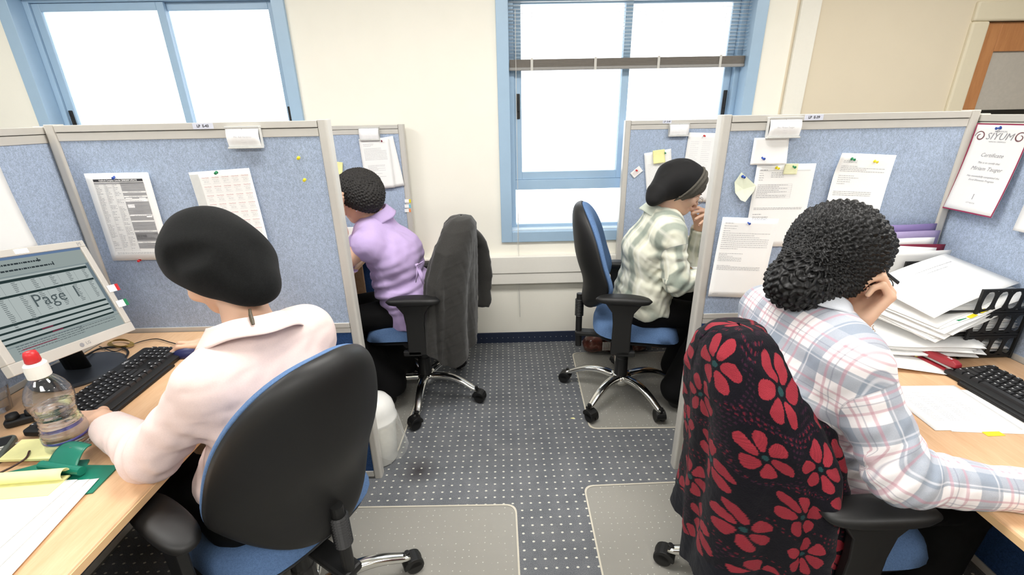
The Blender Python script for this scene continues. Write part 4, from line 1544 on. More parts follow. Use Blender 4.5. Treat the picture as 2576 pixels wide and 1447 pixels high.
def person_D():
    J = dict(pel=(.80, .97, .56), c7=(.725, .965, 1.045), head=K(2124, 662, 1.12), shR=(.735, .830, .985), shL=(.715, 1.115, .99),
             elR=(.795, .705, .80), wrR=(1.03, .665, .785), elL=(.965, 1.10, .79), wrL=K(2158, 808, 1.05))
    hR = frame_from((.87, .20, -.45), (.38, .08, 1))
    Y = nrm((.56, -.02, .78)); Z = nrm((.76, -.30, -.56)); Z = nrm(Z - Y * (Z @ Y)); X = np.cross(Y, Z)
    hl = Hand(J['wrL'], np.array([X, Y, Z]), curls=((58, 72, 36), (62, 76, 36), (66, 78, 38), (70, 78, 40)), thumb=(0, 30, 30), spread=2)
    Yr = nrm((1, -.08, -.06)); Xr = nrm((.08, 1, .02)); hr = Hand(J['wrR'], np.array([Xr, Yr, nrm((.06, 0, 1))]), curls=((10, 20, 14),) * 4)

    def cb(p, d, c):
        j = c['J']
        for s, sd in (('L', 13), ('R', 18)):
            el, sh, wr = j['el' + s], j['sh' + s], j['wr' + s]
            d = d + folds(p, el, nrm(wr - sh), .0035, .030, .10, sd)
            d = d + folds(p, sh * .6 + el * .4, nrm(el - sh), .002, .05, .10, sd + 1)
        d = d + folds(p, c['waist'], (0, .2, 1), .005, .045, .16, 5)
        d = d - ridge(p, j['shR'] + [-.045, .02, .03], j['shR'] + [-.02, .05, -.14], .004, .008)
        d = d + .003 * noise3(p, 17, 9) + .0012 * noise3(p, 48, 15)
        return d
    root, off, c = person('woman in plaid shirt and chunky black knitted hat, nearest at the right', J, (.993, .118, 0),
                          MT['skin'], MT['plaid'], MT['black_cloth'], {'L': hl, 'R': hr}, hR,
                          dict(hip=(.165, .118), wst=(.145, .108), cst=(.150, .110), upr=(.135, .088), waist=-.015, chest=-.035), seed=2, sleeve=(.064, .058, .057, .050, .040), cuffs=(.52, 1.0),
                          leg=dict(knL=(1.22, 1.06, .52), knR=(1.22, .90, .52), anL=(1.20, 1.06, .10), anR=(1.20, .90, .10), toe=(1, .1, 0), cut=.03, skirt=True, blend=.10), cloth_cb=cb,
                          h_body=.0036, h_cloth=.005, hem_z=.60)
    up = nrm(c['neck_top'] - np.array(J['c7'])) * .6 + np.array((0, 0, 1)) * .4
    collar(root, MT['plaid_collar'], np.array(J['c7']) * .80 + c['neck_top'] * .20 + off - nrm(up) * .012, up, (.9, .2, 0), .060, .026, .036, gap_deg=30, flare=.022)
    hc = K(2104, 625, 1.09)
    tl = K(1972, 722, 1.03); axd = nrm(tl - hc); crown = frame_from(np.cross((.35, -.5, .3), axd), axd); kc = hc * .72 + tl * .28

    def fn(p):
        d = s_ell(p, hc, I3, (.101, .106, .112))
        d = smin(d, s_cone(p, hc, K(2012, 700, 1.05), .096, .062), .04)
        d = smin(d, s_ball(p, K(1985, 722, 1.03), .044), .05)
        d = smin(d, s_cone(p, K(2045, 735, 1.03), K(2110, 705, 1.06), .035, .045), .04)
        d = smin(d, s_ell(p, loc2w(hR, J['head'], (0, -.012, .026)), hR, (.080, .098, .094)), .02)
        q = (p - A3(J['head'])) @ hR.T.astype(f32)
        d = smax(d, q @ A3(nrm((0, .62, -.78))) - .026, .012)
        d = d - .004 * noise3(p, 18, 3)
        d = d - knit_pattern(p, kc, crown, 38, .0078, 3)
        return d
    hat_mesh(root, off, fn, hc - [.27, .2, .26], hc + [.2, .25, .2], .0026, MT['knit_black'], 'knitted_hat', 0, label='black hat of chunky glossy yarn')
    # glasses
    g = MB()
    pt = lambda x, y, z: Vector(loc2w(hR, J['head'], (x, y, z)) + off)
    g.tube([pt(-.076, -.01, .012), pt(-.074, .05, .012), pt(-.066, .108, .010)], .0018, 8, flat=2.4)
    g.tube([pt(.076, -.01, .012), pt(.074, .05, .012), pt(.066, .108, .010)], .0018, 8, flat=2.4)
    for s in (-1, 1):
        g.tube([pt(s * (.034 + .027 * math.cos(a)), .110 - .003 * math.cos(a) ** 2, -.006 + .019 * math.sin(a)) for a in [math.radians(q) for q in range(0, 361, 15)]], .0013, 6)
    g.tube([pt(-.009, .112, .0), pt(0, .115, .003), pt(.009, .112, .0)], .0013, 6)
    go = g.build('glasses', MT['plastic_dark'], root, smooth=True, label='dark framed glasses')
    ln = MB()
    for s in (-1, 1):
        ln.add([pt(s * (.034 + .026 * math.cos(a)), .110, -.006 + .018 * math.sin(a)) for a in [math.radians(q) for q in range(0, 360, 20)]], [tuple(range(18))])
    ln.build('lens', glass_mat('lens_glass', refl=.1), go)
    # chain bracelet and watch on the left wrist
    w0 = np.array(J['wrL']); ax = nrm(w0 - np.array(J['elL']))
    b = MB(); e1 = nrm(np.cross(ax, (0, 0, 1))); e2 = np.cross(ax, e1); ctr = w0 - ax * .045
    for k in range(30):
        a = 2 * math.pi * k / 30
        e = e1 * math.cos(a) + e2 * math.sin(a); tn = -e1 * math.sin(a) + e2 * math.cos(a)
        cc = ctr + e * .034 + off
        pl = [cc + (tn * math.cos(t) * .0045 + (ax if k % 2 else e) * math.sin(t) * .0028) for t in [2 * math.pi * i / 8 for i in range(9)]]
        b.tube(pl, .0011, 5)
    b.build('chain_bracelet', MT['chrome'], root, smooth=True, label='silver chain bracelet')
    wt = MB(); ctr = w0 - ax * .075
    wt.grid(lambda u, v: ctr + off + (e1 * math.cos(2 * math.pi * u) + e2 * math.sin(2 * math.pi * u)) * (.034 + .002 * math.sin(math.pi * v)) + ax * (v - .5) * .016, 40, 4, wu=True)
    wt.build('watch_strap', plain('dark_green_strap', srgb(60, 72, 66), .5), root, solid=.002)
    return root


# ---------------------------------------------------------------- B: woman in green checked shirt
def person_B():
    J = dict(pel=(.705, 2.15, .56), c7=(.742, 2.13, 1.05), head=(.832, 2.12, 1.165), shR=(.755, 1.985, .975), shL=(.785, 2.28, .975),
             elR=(.79, 1.92, .765), wrR=(1.0, 1.985, .778), elL=(.985, 2.24, .785), wrL=(.962, 2.165, .962))
    hR = frame_from((.88, -.06, -.47), (.47, 0, .88))
    Y = nrm((.17, -.42, .88)); Z = nrm((.9, .43, .04)); Z = nrm(Z - Y * (Z @ Y)); X = np.cross(Y, Z)
    hl = Hand(J['wrL'], np.array([X, Y, Z]), curls=((66, 26, 12), (74, 22, 12), (80, 22, 12), (84, 26, 14)), thumb=(0, 20, 20), spread=5, size=.98)
    Yr = nrm((1, .1, -.04)); hr = Hand(J['wrR'], np.array([nrm((-.1, 1, 0)), Yr, (0, 0, 1)]), curls=((12, 24, 18),) * 4)

    def cb(p, d, c):
        j = c['J']
        for s, sd in (('L', 23), ('R', 28)):
            el, sh, wr = j['el' + s], j['sh' + s], j['wr' + s]
            d = d + folds(p, el, nrm(wr - sh), .0065, .045, .10, sd)
            d = d + folds(p, sh * .5 + el * .5, nrm(el - sh), .005, .06, .09, sd + 1)
        d = d + folds(p, c['waist'], (.3, 0, 1), .006, .07, .18, 6)
        d = d + .0055 * noise3(p * np.array([1, 1, .55], f32), 15, 19) + .002 * noise3(p, 40, 25)
        return d
    root, off, c = person('woman in green checked shirt, hand over her mouth, at the back right', J, (1, 0, 0),
                          MT['skin'], MT['checks'], MT['black_cloth'], {'L': hl, 'R': hr}, hR,
                          dict(hip=(.165, .125), wst=(.150, .115), cst=(.152, .110), upr=(.135, .088), waist=-.01, chest=-.045), seed=3, sleeve=(.060, .058, .060, .050, .040), cuffs=(1.0, 1.0),
                          leg=dict(knL=(1.07, 2.27, .52), knR=(1.05, 2.07, .52), anL=(.98, 2.27, .12), anR=(.90, 2.03, .12), toe=(1, .1, 0), cut=.035, blend=.03, hem=.085, th=.085), cloth_cb=cb,
                          h_body=.0034, hem_z=.555)
    up = nrm(c['neck_top'] - np.array(J['c7'])) * .6 + np.array((0, 0, 1)) * .4
    collar(root, MT['checks_collar'], np.array(J['c7']) * .82 + c['neck_top'] * .18 + off - nrm(up) * .012, up, (1, 0, 0), .058, .026, .042, gap_deg=30, flare=.024)

    def base(p):
        d = s_ell(p, K(1712, 452, 2.09), I3, (.100, .098, .088))
        d = smin(d, s_cone(p, K(1690, 455, 2.09), K(1655, 485, 2.06), .080, .050), .04)
        d = smin(d, s_ball(p, K(1643, 503, 2.05), .032), .025)
        d = smin(d, s_ell(p, np.array(J['head']) + [0.01, 0, .03], I3, (.092, .092, .088)), .03)
        d = d - ridge(p, K(1668, 440, 2.02), K(1730, 408, 2.02), .004, .010)
        d = d + ridge(p, K(1625, 500, 2.0), K(1690, 505, 2.0), .008, .010)
        return d + .003 * noise3(p, 20, 33)
    def q_(p): return (p - A3(J['head'])) @ hR.T.astype(f32)
    def hat(p):
        q = q_(p)
        return smax(base(p), q @ A3(nrm((0, .72, -.69))) - .040, .012)
    def band(p):
        q = q_(p)
        pl = q @ A3(nrm((0, .95, -.25))) + .006
        d = base(p) - .007 - .0025 * np.sin(pl * 260)
        return smax(smax(d, q @ A3(nrm((0, .72, -.69))) - .046, .01), .004 - pl, .01)
    lo, hi = np.array(J['head']) - [.26, .2, .24], np.array(J['head']) + .2
    hat_mesh(root, off, hat, lo, hi, .0038, MT['velvet'], 'snood', 1, label='long black velvet snood')
    hat_mesh(root, off, band, lo, hi, .0038, MT['taupe'], 'head_band', 1, label='pleated taupe band')
    g = MB()
    pt = lambda x, y, z: Vector(loc2w(hR, J['head'], (x, y, z)) + off)
    for s in (-1, 1):
        g.tube([pt(s * .075, .02, .0), pt(s * .073, .06, .0), pt(s * .060, .097, -.004)], .0012, 6)
        g.tube([pt(s * (.034 + .025 * math.cos(a)), .099, -.012 + .018 * math.sin(a)) for a in [math.radians(q) for q in range(0, 361, 15)]], .0010, 6)
    g.tube([pt(-.009, .101, -.008), pt(0, .103, -.005), pt(.009, .101, -.008)], .001, 6)
    g.build('glasses', plain('thin_gold_wire', srgb(170, 150, 130), .3, .8), root, smooth=True, label='thin wire glasses')
    # ring
    f = hl.f[2][0]; r = MB(); a0, a1 = f[0], f[1]
    ax = nrm(a1 - a0); e1 = nrm(np.cross(ax, (0, 0, 1))); e2 = np.cross(ax, e1); ctr = a0 * .35 + a1 * .65
    r.tube([ctr + off + (e1 * math.cos(t) + e2 * math.sin(t)) * .0098 for t in [2 * math.pi * i / 20 for i in range(21)]], .0012, 6)
    r.build('ring', MT['gold'], root, smooth=True)
    # cuff buttons
    w0 = np.array(J['wrL']); ax = nrm(w0 - np.array(J['elL']))
    for k in range(2):
        c0 = w0 - ax * (.085 + .022 * k) + np.array([.0, -.044, 0])
        Mx = frame_m(c0 + off, (1, 0, 0), (0, 0, 1), (0, -1, 0))
        MB().lathe([(.0055, 0), (.0060, .001), (.0050, .0022), (.002, .0018)], 16, Mx).build('cuff_button', plain('pale_button', srgb(206, 206, 190), .35), root)
    return root


# ---------------------------------------------------------------- C: woman in lilac, crocheted snood
def person_C():
    J = dict(pel=(-.475, 2.22, .56), c7=(-.615, 2.19, 1.035), head=(-.708, 2.17, 1.150), shL=(-.640, 2.045, .945), shR=(-.655, 2.33, .955),
             elL=(-.845, 2.02, .80), wrL=(-.752, 2.065, 1.0), elR=(-.87, 2.31, .79), wrR=(-1.02, 2.16, .785))
    hR = frame_from((-.86, .05, -.50), (-.50, 0, .86))
    Y = nrm((.02, .02, 1)); Z = nrm((-1, -.1, 0)); X = nrm(np.cross(Y, Z))
    hl = Hand(J['wrL'], np.array([X, Y, Z]), curls=((8, 14, 10), (6, 12, 8), (8, 14, 8), (10, 16, 10)), thumb=(0, 8, 6), spread=4, tdir=(.55, .80, -.15))
    Yr = nrm((-1, -.3, -.04)); hr = Hand(J['wrR'], np.array([nrm((.3, -1, 0)), Yr, (0, 0, 1)]), curls=((12, 24, 18),) * 4)

    def cb(p, d, c):
        j = c['J']
        for s, sd in (('L', 43), ('R', 48)):
            el, sh, wr = j['el' + s], j['sh' + s], j['wr' + s]
            d = d + folds(p, el * .7 + sh * .3, nrm(el - sh), .0055, .04, .09, sd)
        w0 = c['waist']
        d = d + folds(p, w0, (-.35, 0, 1), .009, .05, .17, 66)
        # belt tied at the waist
        pl = (p - A3(w0 + [0, 0, -.02])) @ A3(nrm((-.25, 0, 1)))
        d = d - .0035 * np.exp(-(pl / .014) ** 4)
        d = d + .006 * np.exp(-((pl - .028) / .016) ** 2) + .006 * np.exp(-((pl + .028) / .016) ** 2)
        d = d + .005 * noise3(p * np.array([1, 1, .7], f32), 17, 59) + .002 * noise3(p, 42, 65)
        # back yoke seam
        return d
    root, off, c = person('woman in lilac shirt tied at the waist, face in her hand, back left', J, (-1, 0, 0),
                          MT['skin'], MT['lilac'], MT['black_cloth'], {'L': hl, 'R': hr}, hR,
                          dict(hip=(.170, .125), wst=(.155, .115), cst=(.160, .115), upr=(.140, .090), waist=.01, chest=-.05, ease=.01), seed=4, sleeve=(.068, .066, .060, .050, .044), cuffs=(.35, 1.0),
                          leg=dict(knL=(-.88, 2.12, .52), knR=(-.88, 2.32, .52), anL=(-.66, 2.12, .13), anR=(-.64, 2.32, .13), toe=(-1, .1, 0), cut=.10, skirt=True, blend=.12, hem=.10), cloth_cb=cb, h_body=.004, hem_z=.49)
    up = nrm(c['neck_top'] - np.array(J['c7'])) * .7 + np.array((0, 0, 1)) * .3
    collar(root, MT['lilac'], np.array(J['c7']) * .80 + c['neck_top'] * .20 + off - nrm(up) * .010, up, (-1, 0, 0), .060, .034, .048, gap_deg=30, flare=.022)
    hc = np.array(J['head']) + [.028, 0, .028]
    crown = frame_from((0, 1, 0), nrm((.75, 0, .45)))

    def fn(p):
        d = s_ell(p, hc, I3, (.112, .105, .104))
        d = smin(d, s_ball(p, K(925, 500, 2.1), .066), .05)
        q = (p - A3(J['head'])) @ hR.T.astype(f32)
        d = smax(d, q @ A3(nrm((0, .75, -.66))) - .036, .012)
        d = d - knit_pattern(p, hc, crown, 36, .0062, 9)
        return d
    hat_mesh(root, off, fn, hc - .2, hc + .22, .003, MT['knit_dark'], 'crocheted_snood', 0, label='dark crocheted snood')
    # earring
    e = loc2w(hR, J['head'], (-.078, -.006, -.045)) + off if hR[0][1] > 0 else loc2w(hR, J['head'], (.078, -.006, -.045)) + off
    MB().lathe([(.0005, 0), (.003, -.004), (.003, -.016), (.0005, -.019)], 10, Matrix.Translation(Vector(e))).build('earring', MT['chrome'], root, smooth=True)
    # waist tie bow
    b = MB()
    o = K(1050, 668, 1.98) + off
    for d_ in ((.03, -.01, .022), (.02, -.005, -.085), (-.012, -.01, -.075)):
        q = o + np.array(d_)
        b.tube([o, (o + q) / 2 + np.array([.004, -.01, .004]), q], [.009, .011, .006], 8, flat=.25)
    b.lathe([(.002, -.009), (.010, -.006), (.011, 0), (.010, .006), (.002, .009)], 12, Matrix.Translation(Vector(o)))
    b.build('waist_tie', MT['lilac'], root, smooth=True)
    return root


MT['plaid_collar'] = cloth_plain('plaid_collar_cloth', srgb(206, 210, 218))
MT['checks_collar'] = cloth_plain('collar_green_grey', srgb(196, 202, 188))
PA = person_A()
PD = person_D()
PB = person_B()
PC = person_C()
# ================================================================== SHEETS AND PRINT
class Surf:
    """sheet of paper: origin at its top-left corner, r = right, d = down, n = towards the viewer; bend(u,v) lifts it"""
    def __init__(s, o, r, d, w, h, bend=None, skew=0.0):
        s.o, s.r, s.d = Vector(o), Vector(r).normalized(), Vector(d).normalized()
        s.n = (s.d.cross(s.r)).normalized()
        s.w, s.h = w, h
        s.bend = bend or (lambda a, b: 0.0)

    def __call__(s, u, v, off=0.0):
        return s.o + s.r * u + s.d * v + s.n * (s.bend(u / s.w, v / s.h) + off)

    def sheet(s, m, nu=10, nv=14, clip=None, off=0.0):
        m.grid(lambda a, b: s(a * s.w, b * s.h, off), nu, nv, flip=True)
        return m

    def rect(s, m, u0, v0, u1, v1, off=.0006, n=None):
        k = n or max(1, int((u1 - u0) / .03)); kv = max(1, int((v1 - v0) / .03))
        m.grid(lambda a, b: s(u0 + (u1 - u0) * a, v0 + (v1 - v0) * b, off), k, kv, flip=True)

    def text(s, m, st, u, v, size, align='CENTER', shear=0, off=.0007, bold=0, rot=0):
        vs, fs = text_mesh(st, size, align, shear, bold)
        c, sn = math.cos(rot), math.sin(rot)
        m.add([s(u + p.x * c + p.y * sn, v - p.y * c + p.x * sn, off) for p in vs], [f[::-1] if False else f for f in fs])

    def lines(s, m, u0, v0, u1, n, pitch, hgt=.0010, seed=0, fill=.9, off=.0006):
        r = random.Random(seed)
        v = v0
        for i in range(n):
            u = u0
            end = u0 + (u1 - u0) * (1 if r.random() < fill else r.uniform(.3, .8))
            while u < end:
                w = r.uniform(.003, .011)
                s.rect(m, u, v, min(u + w, end), v + hgt, off, 1)
                u += w + .0017
            v += pitch


def sheet_thing(label, S, prints=(), thick=.0003, name='paper_sheet', cat='paper', group=None, mat=None, origin=None, extra=None):
    """prints: list of (part name, material, fn(S, mesh))"""
    o = origin or S.o
    T = Matrix.Translation(-Vector(o))
    r = empty(name, tuple(o), label=label, cat=cat, group=group)
    m = MB(); S.sheet(m)
    if extra: extra(S, m)
    for i, v in enumerate(m.v): m.v[i] = tuple(T @ Vector(v))
    m.build('sheet', mat or MT['paper'], r, smooth=True, solid=thick)
    for nm, mt, fn in prints:
        q = MB(); fn(S, q)
        if not q.f: continue
        for i, v in enumerate(q.v): q.v[i] = tuple(T @ Vector(v))
        q.build(nm, mt, r)
    return r


def wallsheet(label, tl, tr, bl, w, h, plane, prints=(), bend=None, lift=.002, **kw):
    """tl,tr,bl: photo pixels on the panel; plane ('y',v) or ('x',v)"""
    k = {plane[0]: plane[1]}
    a, b, c = at(*tl, **k), at(*tr, **k), at(*bl, **k)
    r = (b - a).normalized(); d = (c - a); d = (d - r * d.dot(r)).normalized()
    S = Surf(a, r, d, w, h, bend)
    S.o = S.o + S.n * lift
    return sheet_thing(label, S, prints, **kw), S


_pin = []
def pushpin(colour, px, py, plane, holds, ang=(.25, -.2)):
    k = {plane[0]: plane[1]}
    p = at(px, py, **k)
    n = Vector((0, -1, 0)) if plane[0] == 'y' else (Vector((1, 0, 0)) if p.x < 0 else Vector((-1, 0, 0)))
    p = p + n * .0035
    z = (n + Vector((ang[0] * .6, 0, ang[1])) if plane[0] == 'y' else n + Vector((0, ang[0], ang[1]))).normalized()
    x = z.cross(Vector((0, 0, 1))).normalized(); y = z.cross(x)
    r = empty('pushpin', mat=frame_m(p, x, y, z), label='%s pushpin %s' % (colour, holds), cat='pushpin', group='pushpins in the partitions')
    MB().lathe([(.0052, .002), (.0052, .0032), (.0028, .0045), (.0026, .0105), (.0044, .0125), (.0046, .0140), (.0034, .0150)], 16).build('head', MT[colour], r, smooth=False)
    MB().lathe([(.0004, -.010), (.0006, .002)], 6).build('needle', MT['steel'], r)
    return r


Fp, Rp = ('y', FY), ('y', RY)

# ---- left front partition
def cal_dark(S, m): S.rect(m, .022, .020, .186, .0285)
def cal_head(S, m): S.text(m, 'CityBook Company Calendar 2008/2009 UPDATE', .104, .0243, .0062, bold=.0002, off=.0012)
def cal_bands(S, m):
    r = random.Random(4)
    v = .031
    while v < .268:
        h = r.choice((.005, .005, .005, .010))
        if r.random() < .72: S.rect(m, .108, v, .186, v + h - .0006)
        v += h
    S.rect(m, .022, .031, .186, .036); S.rect(m, .108, .205, .186, .235)
def cal_lines(S, m):
    v = .036
    while v < .270:
        S.rect(m, .022, v, .108, v + .0004, .0007); v += .005
    for u in (.022, .052, .080, .108, .186): S.rect(m, u, .031, u + .0004, .270, .0007)
    r = random.Random(7); v = .037
    while v < .262:
        for u in (.024, .054, .082):
            if r.random() < .8: S.lines(m, u, v + .001, u + r.uniform(.010, .022), 1, .005, .0011, int(v * 1e5) + int(u * 1e3), off=.0009)
        if r.random() < .6: S.lines(m, .125, v + .001, .17, 1, .005, .0011, int(v * 1e5), off=.0009)
        v += .005
    S.lines(m, .026, .274, .182, 2, .004, .001, 3)
def cal_white(S, m):
    for a, b, c, d in ((.112, .083, .134, .087), (.158, .083, .180, .087), (.160, .088, .182, .096), (.112, .105, .135, .117), (.112, .140, .182, .145), (.165, .142, .184, .151)): S.rect(m, a, b, c, d, .0009)


bow = lambda k, e=2: (lambda a, b: k * b ** e)
wallsheet('second sheet peeking out behind the calendar on the left partition', (212, 437), (376, 434), (286, 656), .213, .304, Fp, lift=.001, bend=lambda a, b: .001 + .004 * b, mat=MT['paper'])
wallsheet('printed company calendar for 2008/2009 pinned on the left partition', (216, 436), (373, 433), (291, 655), .207, .300, Fp,
          [('header_bar', MT['ink_dark'], cal_dark), ('header_lettering', MT['white'], cal_head), ('shaded_rows', plain('print_mid_grey', srgb(158, 158, 160), .8), cal_bands), ('table_lines', MT['ink'], cal_lines), ('white_cells', MT['white'], cal_white)],
          bend=lambda a, b: .004 + .006 * b, lift=.003)
def lab_grid(S, m):
    for i in range(5):
        for j in range(9):
            u, v = .038 + i * .0335, .022 + j * .030
            S.lines(m, u, v + .006, u + .022, 1, .004, .0008, i * 9 + j)
            S.lines(m, u + .004, v + .011, u + .022, 2, .0035, .0009, i * 7 + j)
            S.rect(m, u, v + .0195, u + .026, v + .0200)
def lab_red(S, m):
    for i in range(5):
        for j in range(9): S.text(m, 'Client Ready', .050 + i * .0335, .022 + j * .030, .0046)
wallsheet('sheet of small Client Ready stickers pinned above the black beret', (475, 434), (632, 422), (530, 650), .205, .300, Fp,
          [('side_strip', MT['paper_edge'], lambda S, m: S.rect(m, .001, .008, .030, .290, .0004)), ('sticker_text', MT['ink_light'], lab_grid), ('sticker_titles', MT['ink_red'], lab_red)], bend=bow(.008))
pushpin('blue', 292, 445, Fp, 'at the top of the calendar sheet'); pushpin('red', 355, 652, Fp, 'at the bottom of the calendar sheet')
pushpin('green', 547, 433, Fp, 'at the top of the sticker sheet')
pushpin('yellow', 753, 396, Fp, 'alone on the left partition, the upper of two'); pushpin('yellow', 768, 451, Fp, 'alone on the left partition, the lower of two')
# ---- left side partition: blank sheet
Ss = Surf((-1.489 + .004, 1.395 - .20, 1.418), (0, 1, 0), (0, .0, -1), .205, .285, bend=lambda a, b: .006 + .018 * b * b + .004 * math.sin(a * 5))
sheet_thing('almost blank white sheet hanging on the side partition above the monitor', Ss, [('faint_text', MT['ink_light'], lambda S, m: S.lines(m, .03, .11, .10, 5, .012, .0008, 5))])

# ---- rear left partition
wallsheet('white sheet under the letter on the partition behind the woman in lilac', (918, 354), (1000, 340), (948, 478), .165, .285, Rp, lift=.001, bend=bow(.006))
wallsheet('typed letter pinned on the partition behind the woman in lilac', (903, 350), (990, 345), (942, 476), .170, .285, Rp,
          [('typed_lines', MT['ink'], lambda S, m: (S.lines(m, .02, .03, .08, 3, .006, .0012, 1), S.lines(m, .02, .055, .15, 10, .007, .0013, 2, .8), S.lines(m, .03, .15, .13, 12, .006, .0012, 3, .5)))], bend=lambda a, b: .004 + .008 * b, lift=.003)
pushpin('maroon', 961, 354, Rp, 'holding the letter behind the woman in lilac')
wallsheet('pale yellow note half hidden behind the crocheted snood', (832, 405), (857, 408), (830, 432), .07, .07, Rp, mat=MT['sticky'], name='sticky_note', cat='note', bend=bow(.012))
Sw = Surf((-1.04, RY - .02, .875), (1, 0, 0), (0, -.1, -1), .28, .115, bend=lambda a, b: .01 * math.sin(3 * a))
sheet_thing('white sheet standing low behind the hand of the woman in lilac', Sw)
for i, (c, py) in enumerate((('yellow', 506), ('cyan', 519), ('orange', 530))):
    p = at(1018, py, y=RY - .002)
    r = empty('sticky_flag', tuple(p), label='white index flag with %s tip on the rear left partition edge' % c, cat='sticky flag', group='index flags on the rear left post')
    MB().b2((0, -.0012, -.010), (.026, 0, .010)).build('strip', MT['white'], r)
    MB().b2((.026, -.0012, -.010), (.038, 0, .010)).build('coloured_tip', MT[c], r)

# ---- rear right partition
wallsheet('letter with a yellow note on it behind the green checked shirt', (1620, 386), (1705, 371), (1624, 475), .160, .25, Rp, [('typed_lines', MT['ink_light'], lambda S, m: S.lines(m, .015, .07, .14, 16, .009, .0013, 4, .7))], bend=bow(.006))
wallsheet('yellow sticky note pinned over a letter on the rear right partition', (1641, 379), (1678, 374), (1641, 412), .070, .075, Rp, mat=MT['sticky'], name='sticky_note', cat='note', lift=.008, bend=bow(.012))
pushpin('green', 1671, 384, Rp, 'through the yellow sticky note at the back right')
wallsheet('long ruled list pinned beside the right rear partition edge', (1733, 333), (1800, 335), (1722, 480), .21, .40, Rp, [('ruled_lines', MT['ink_light'], lambda S, m: [S.lines(m, .02 + .07 * k, .05, .07 + .07 * k, 30, .011, .0011, 10 + k, .8) for k in range(2)])], bend=bow(.005))
pushpin('red', 1770, 341, Rp, 'at the top of the long ruled list')
wallsheet('small white card pinned at a slant on the rear right partition', (1585, 436), (1611, 414), (1596, 449), .066, .040, Rp, [('card_lines', MT['ink_red'], lambda S, m: S.lines(m, .01, .012, .05, 4, .006, .001, 6))], name='card', cat='card')
pushpin('red', 1600, 428, Rp, 'through the small slanted card')

# ---- right front partition
wallsheet('blank white note sheet hanging under the right name plate', (1896, 347), (1985, 345), (1893, 412), .118, .088, Fp, bend=lambda a, b: .003 + .012 * b * a)
pushpin('blue', 1915, 397, Fp, 'in the blank note below the right name plate')
def form(S, m):
    S.rect(m, .012, .022, .190, .0226); S.lines(m, .014, .019, .04, 1, .01, .002, 1)
    S.lines(m, .014, .03, .03, 4, .0075, .0014, 2); S.lines(m, .055, .028, .10, 4, .005, .0014, 3)
    for k in range(9): S.rect(m, .014, .068 + k * .006, .135, .0684 + k * .006)
    for u in (.014, .135): S.rect(m, u, .068, u + .0004, .116)
    S.lines(m, .016, .070, .12, 8, .006, .0013, 4, .5); S.lines(m, .014, .150, .185, 2, .0045, .0014, 6); S.lines(m, .014, .172, .045, 1, .004, .0018, 7); S.lines(m, .014, .182, .07, 3, .0045, .0016, 8)
wallsheet('typed form with a ruled table pinned in the middle of the right partition', (1903, 413), (2052, 411), (1862, 625), .205, .292, Fp, [('form_print', MT['ink'], form)], bend=lambda a, b: .003 + .004 * b)
wallsheet('pale yellow note pinned at the top of the typed form', (1972, 411), (2006, 411), (1970, 438), .047, .036, Fp, mat=plain('pale_note', srgb(238, 238, 196), .8), name='sticky_note', cat='note', lift=.008)
pushpin('yellow', 1951, 421, Fp, 'at the top left of the typed form'); pushpin('green', 1992, 418, Fp, 'through the pale note on the form')
def letter(S, m):
    S.lines(m, .014, .020, .045, 1, .01, .0016, 11); S.lines(m, .012, .030, .09, 3, .009, .0013, 12, .4)
    S.lines(m, .012, .056, .185, 9, .0072, .0013, 13, .75); S.lines(m, .012, .132, .10, 6, .0055, .0013, 14, .4); S.lines(m, .012, .178, .175, 4, .005, .0013, 15, .9); S.lines(m, .014, .288, .035, 1, .01, .0009, 16)
wallsheet('typed letter pinned lowest on the right partition, left of the knitted hat', (1816, 545), (1960, 550), (1776, 742), .204, .300, Fp, [('typed_lines', MT['ink'], letter)], bend=lambda a, b: .006 + .012 * b * b)
pushpin('blue', 1879, 559, Fp, 'in the lowest letter on the right partition')
def letter2(S, m):
    S.lines(m, .02, .024, .07, 2, .005, .0013, 21); S.lines(m, .018, .042, .175, 4, .0055, .0013, 22, .9); S.lines(m, .018, .074, .09, 5, .0068, .0013, 23, .5); S.lines(m, .014, .128, .15, 3, .006, .0014, 24, .8)
wallsheet('typed letter with a curled corner on the right partition, above the knitted hat', (2110, 384), (2247, 390), (2078, 560), .200, .290, Fp, [('typed_lines', MT['ink'], letter2)], bend=lambda a, b: .003 + .012 * max(0, .25 - a - b) * 4 + .014 * b * b)
pushpin('green', 2140, 399, Fp, 'at the top left of the curled letter'); pushpin('yellow', 2197, 405, Fp, 'at the top right of the curled letter')
# diamond note
pc = [at(x, y, y=FY) for x, y in ((1864, 433), (1899, 466), (1893, 480), (1869, 506), (1858, 502), (1846, 484), (1846, 458))]
r = empty('sticky_note', tuple(pc[0]), label='pale green note with clipped corners on the right partition', cat='note')
m = MB(); cc = sum(pc, Vector()) / 7
m.add([cc + Vector((0, -.006, 0)) - pc[0]] + [p - pc[0] + Vector((0, -.004 - .012 * ((pc[0].z - p.z) / .1) ** 2, 0)) for p in pc], [(0, i + 1, (i + 1) % 7 + 1) for i in range(7)])
m.build('note_sheet', plain('note_pale_green', srgb(226, 232, 208), .8), r, solid=.0004)
pushpin('blue', 1866, 443, Fp, 'in the pale green note')

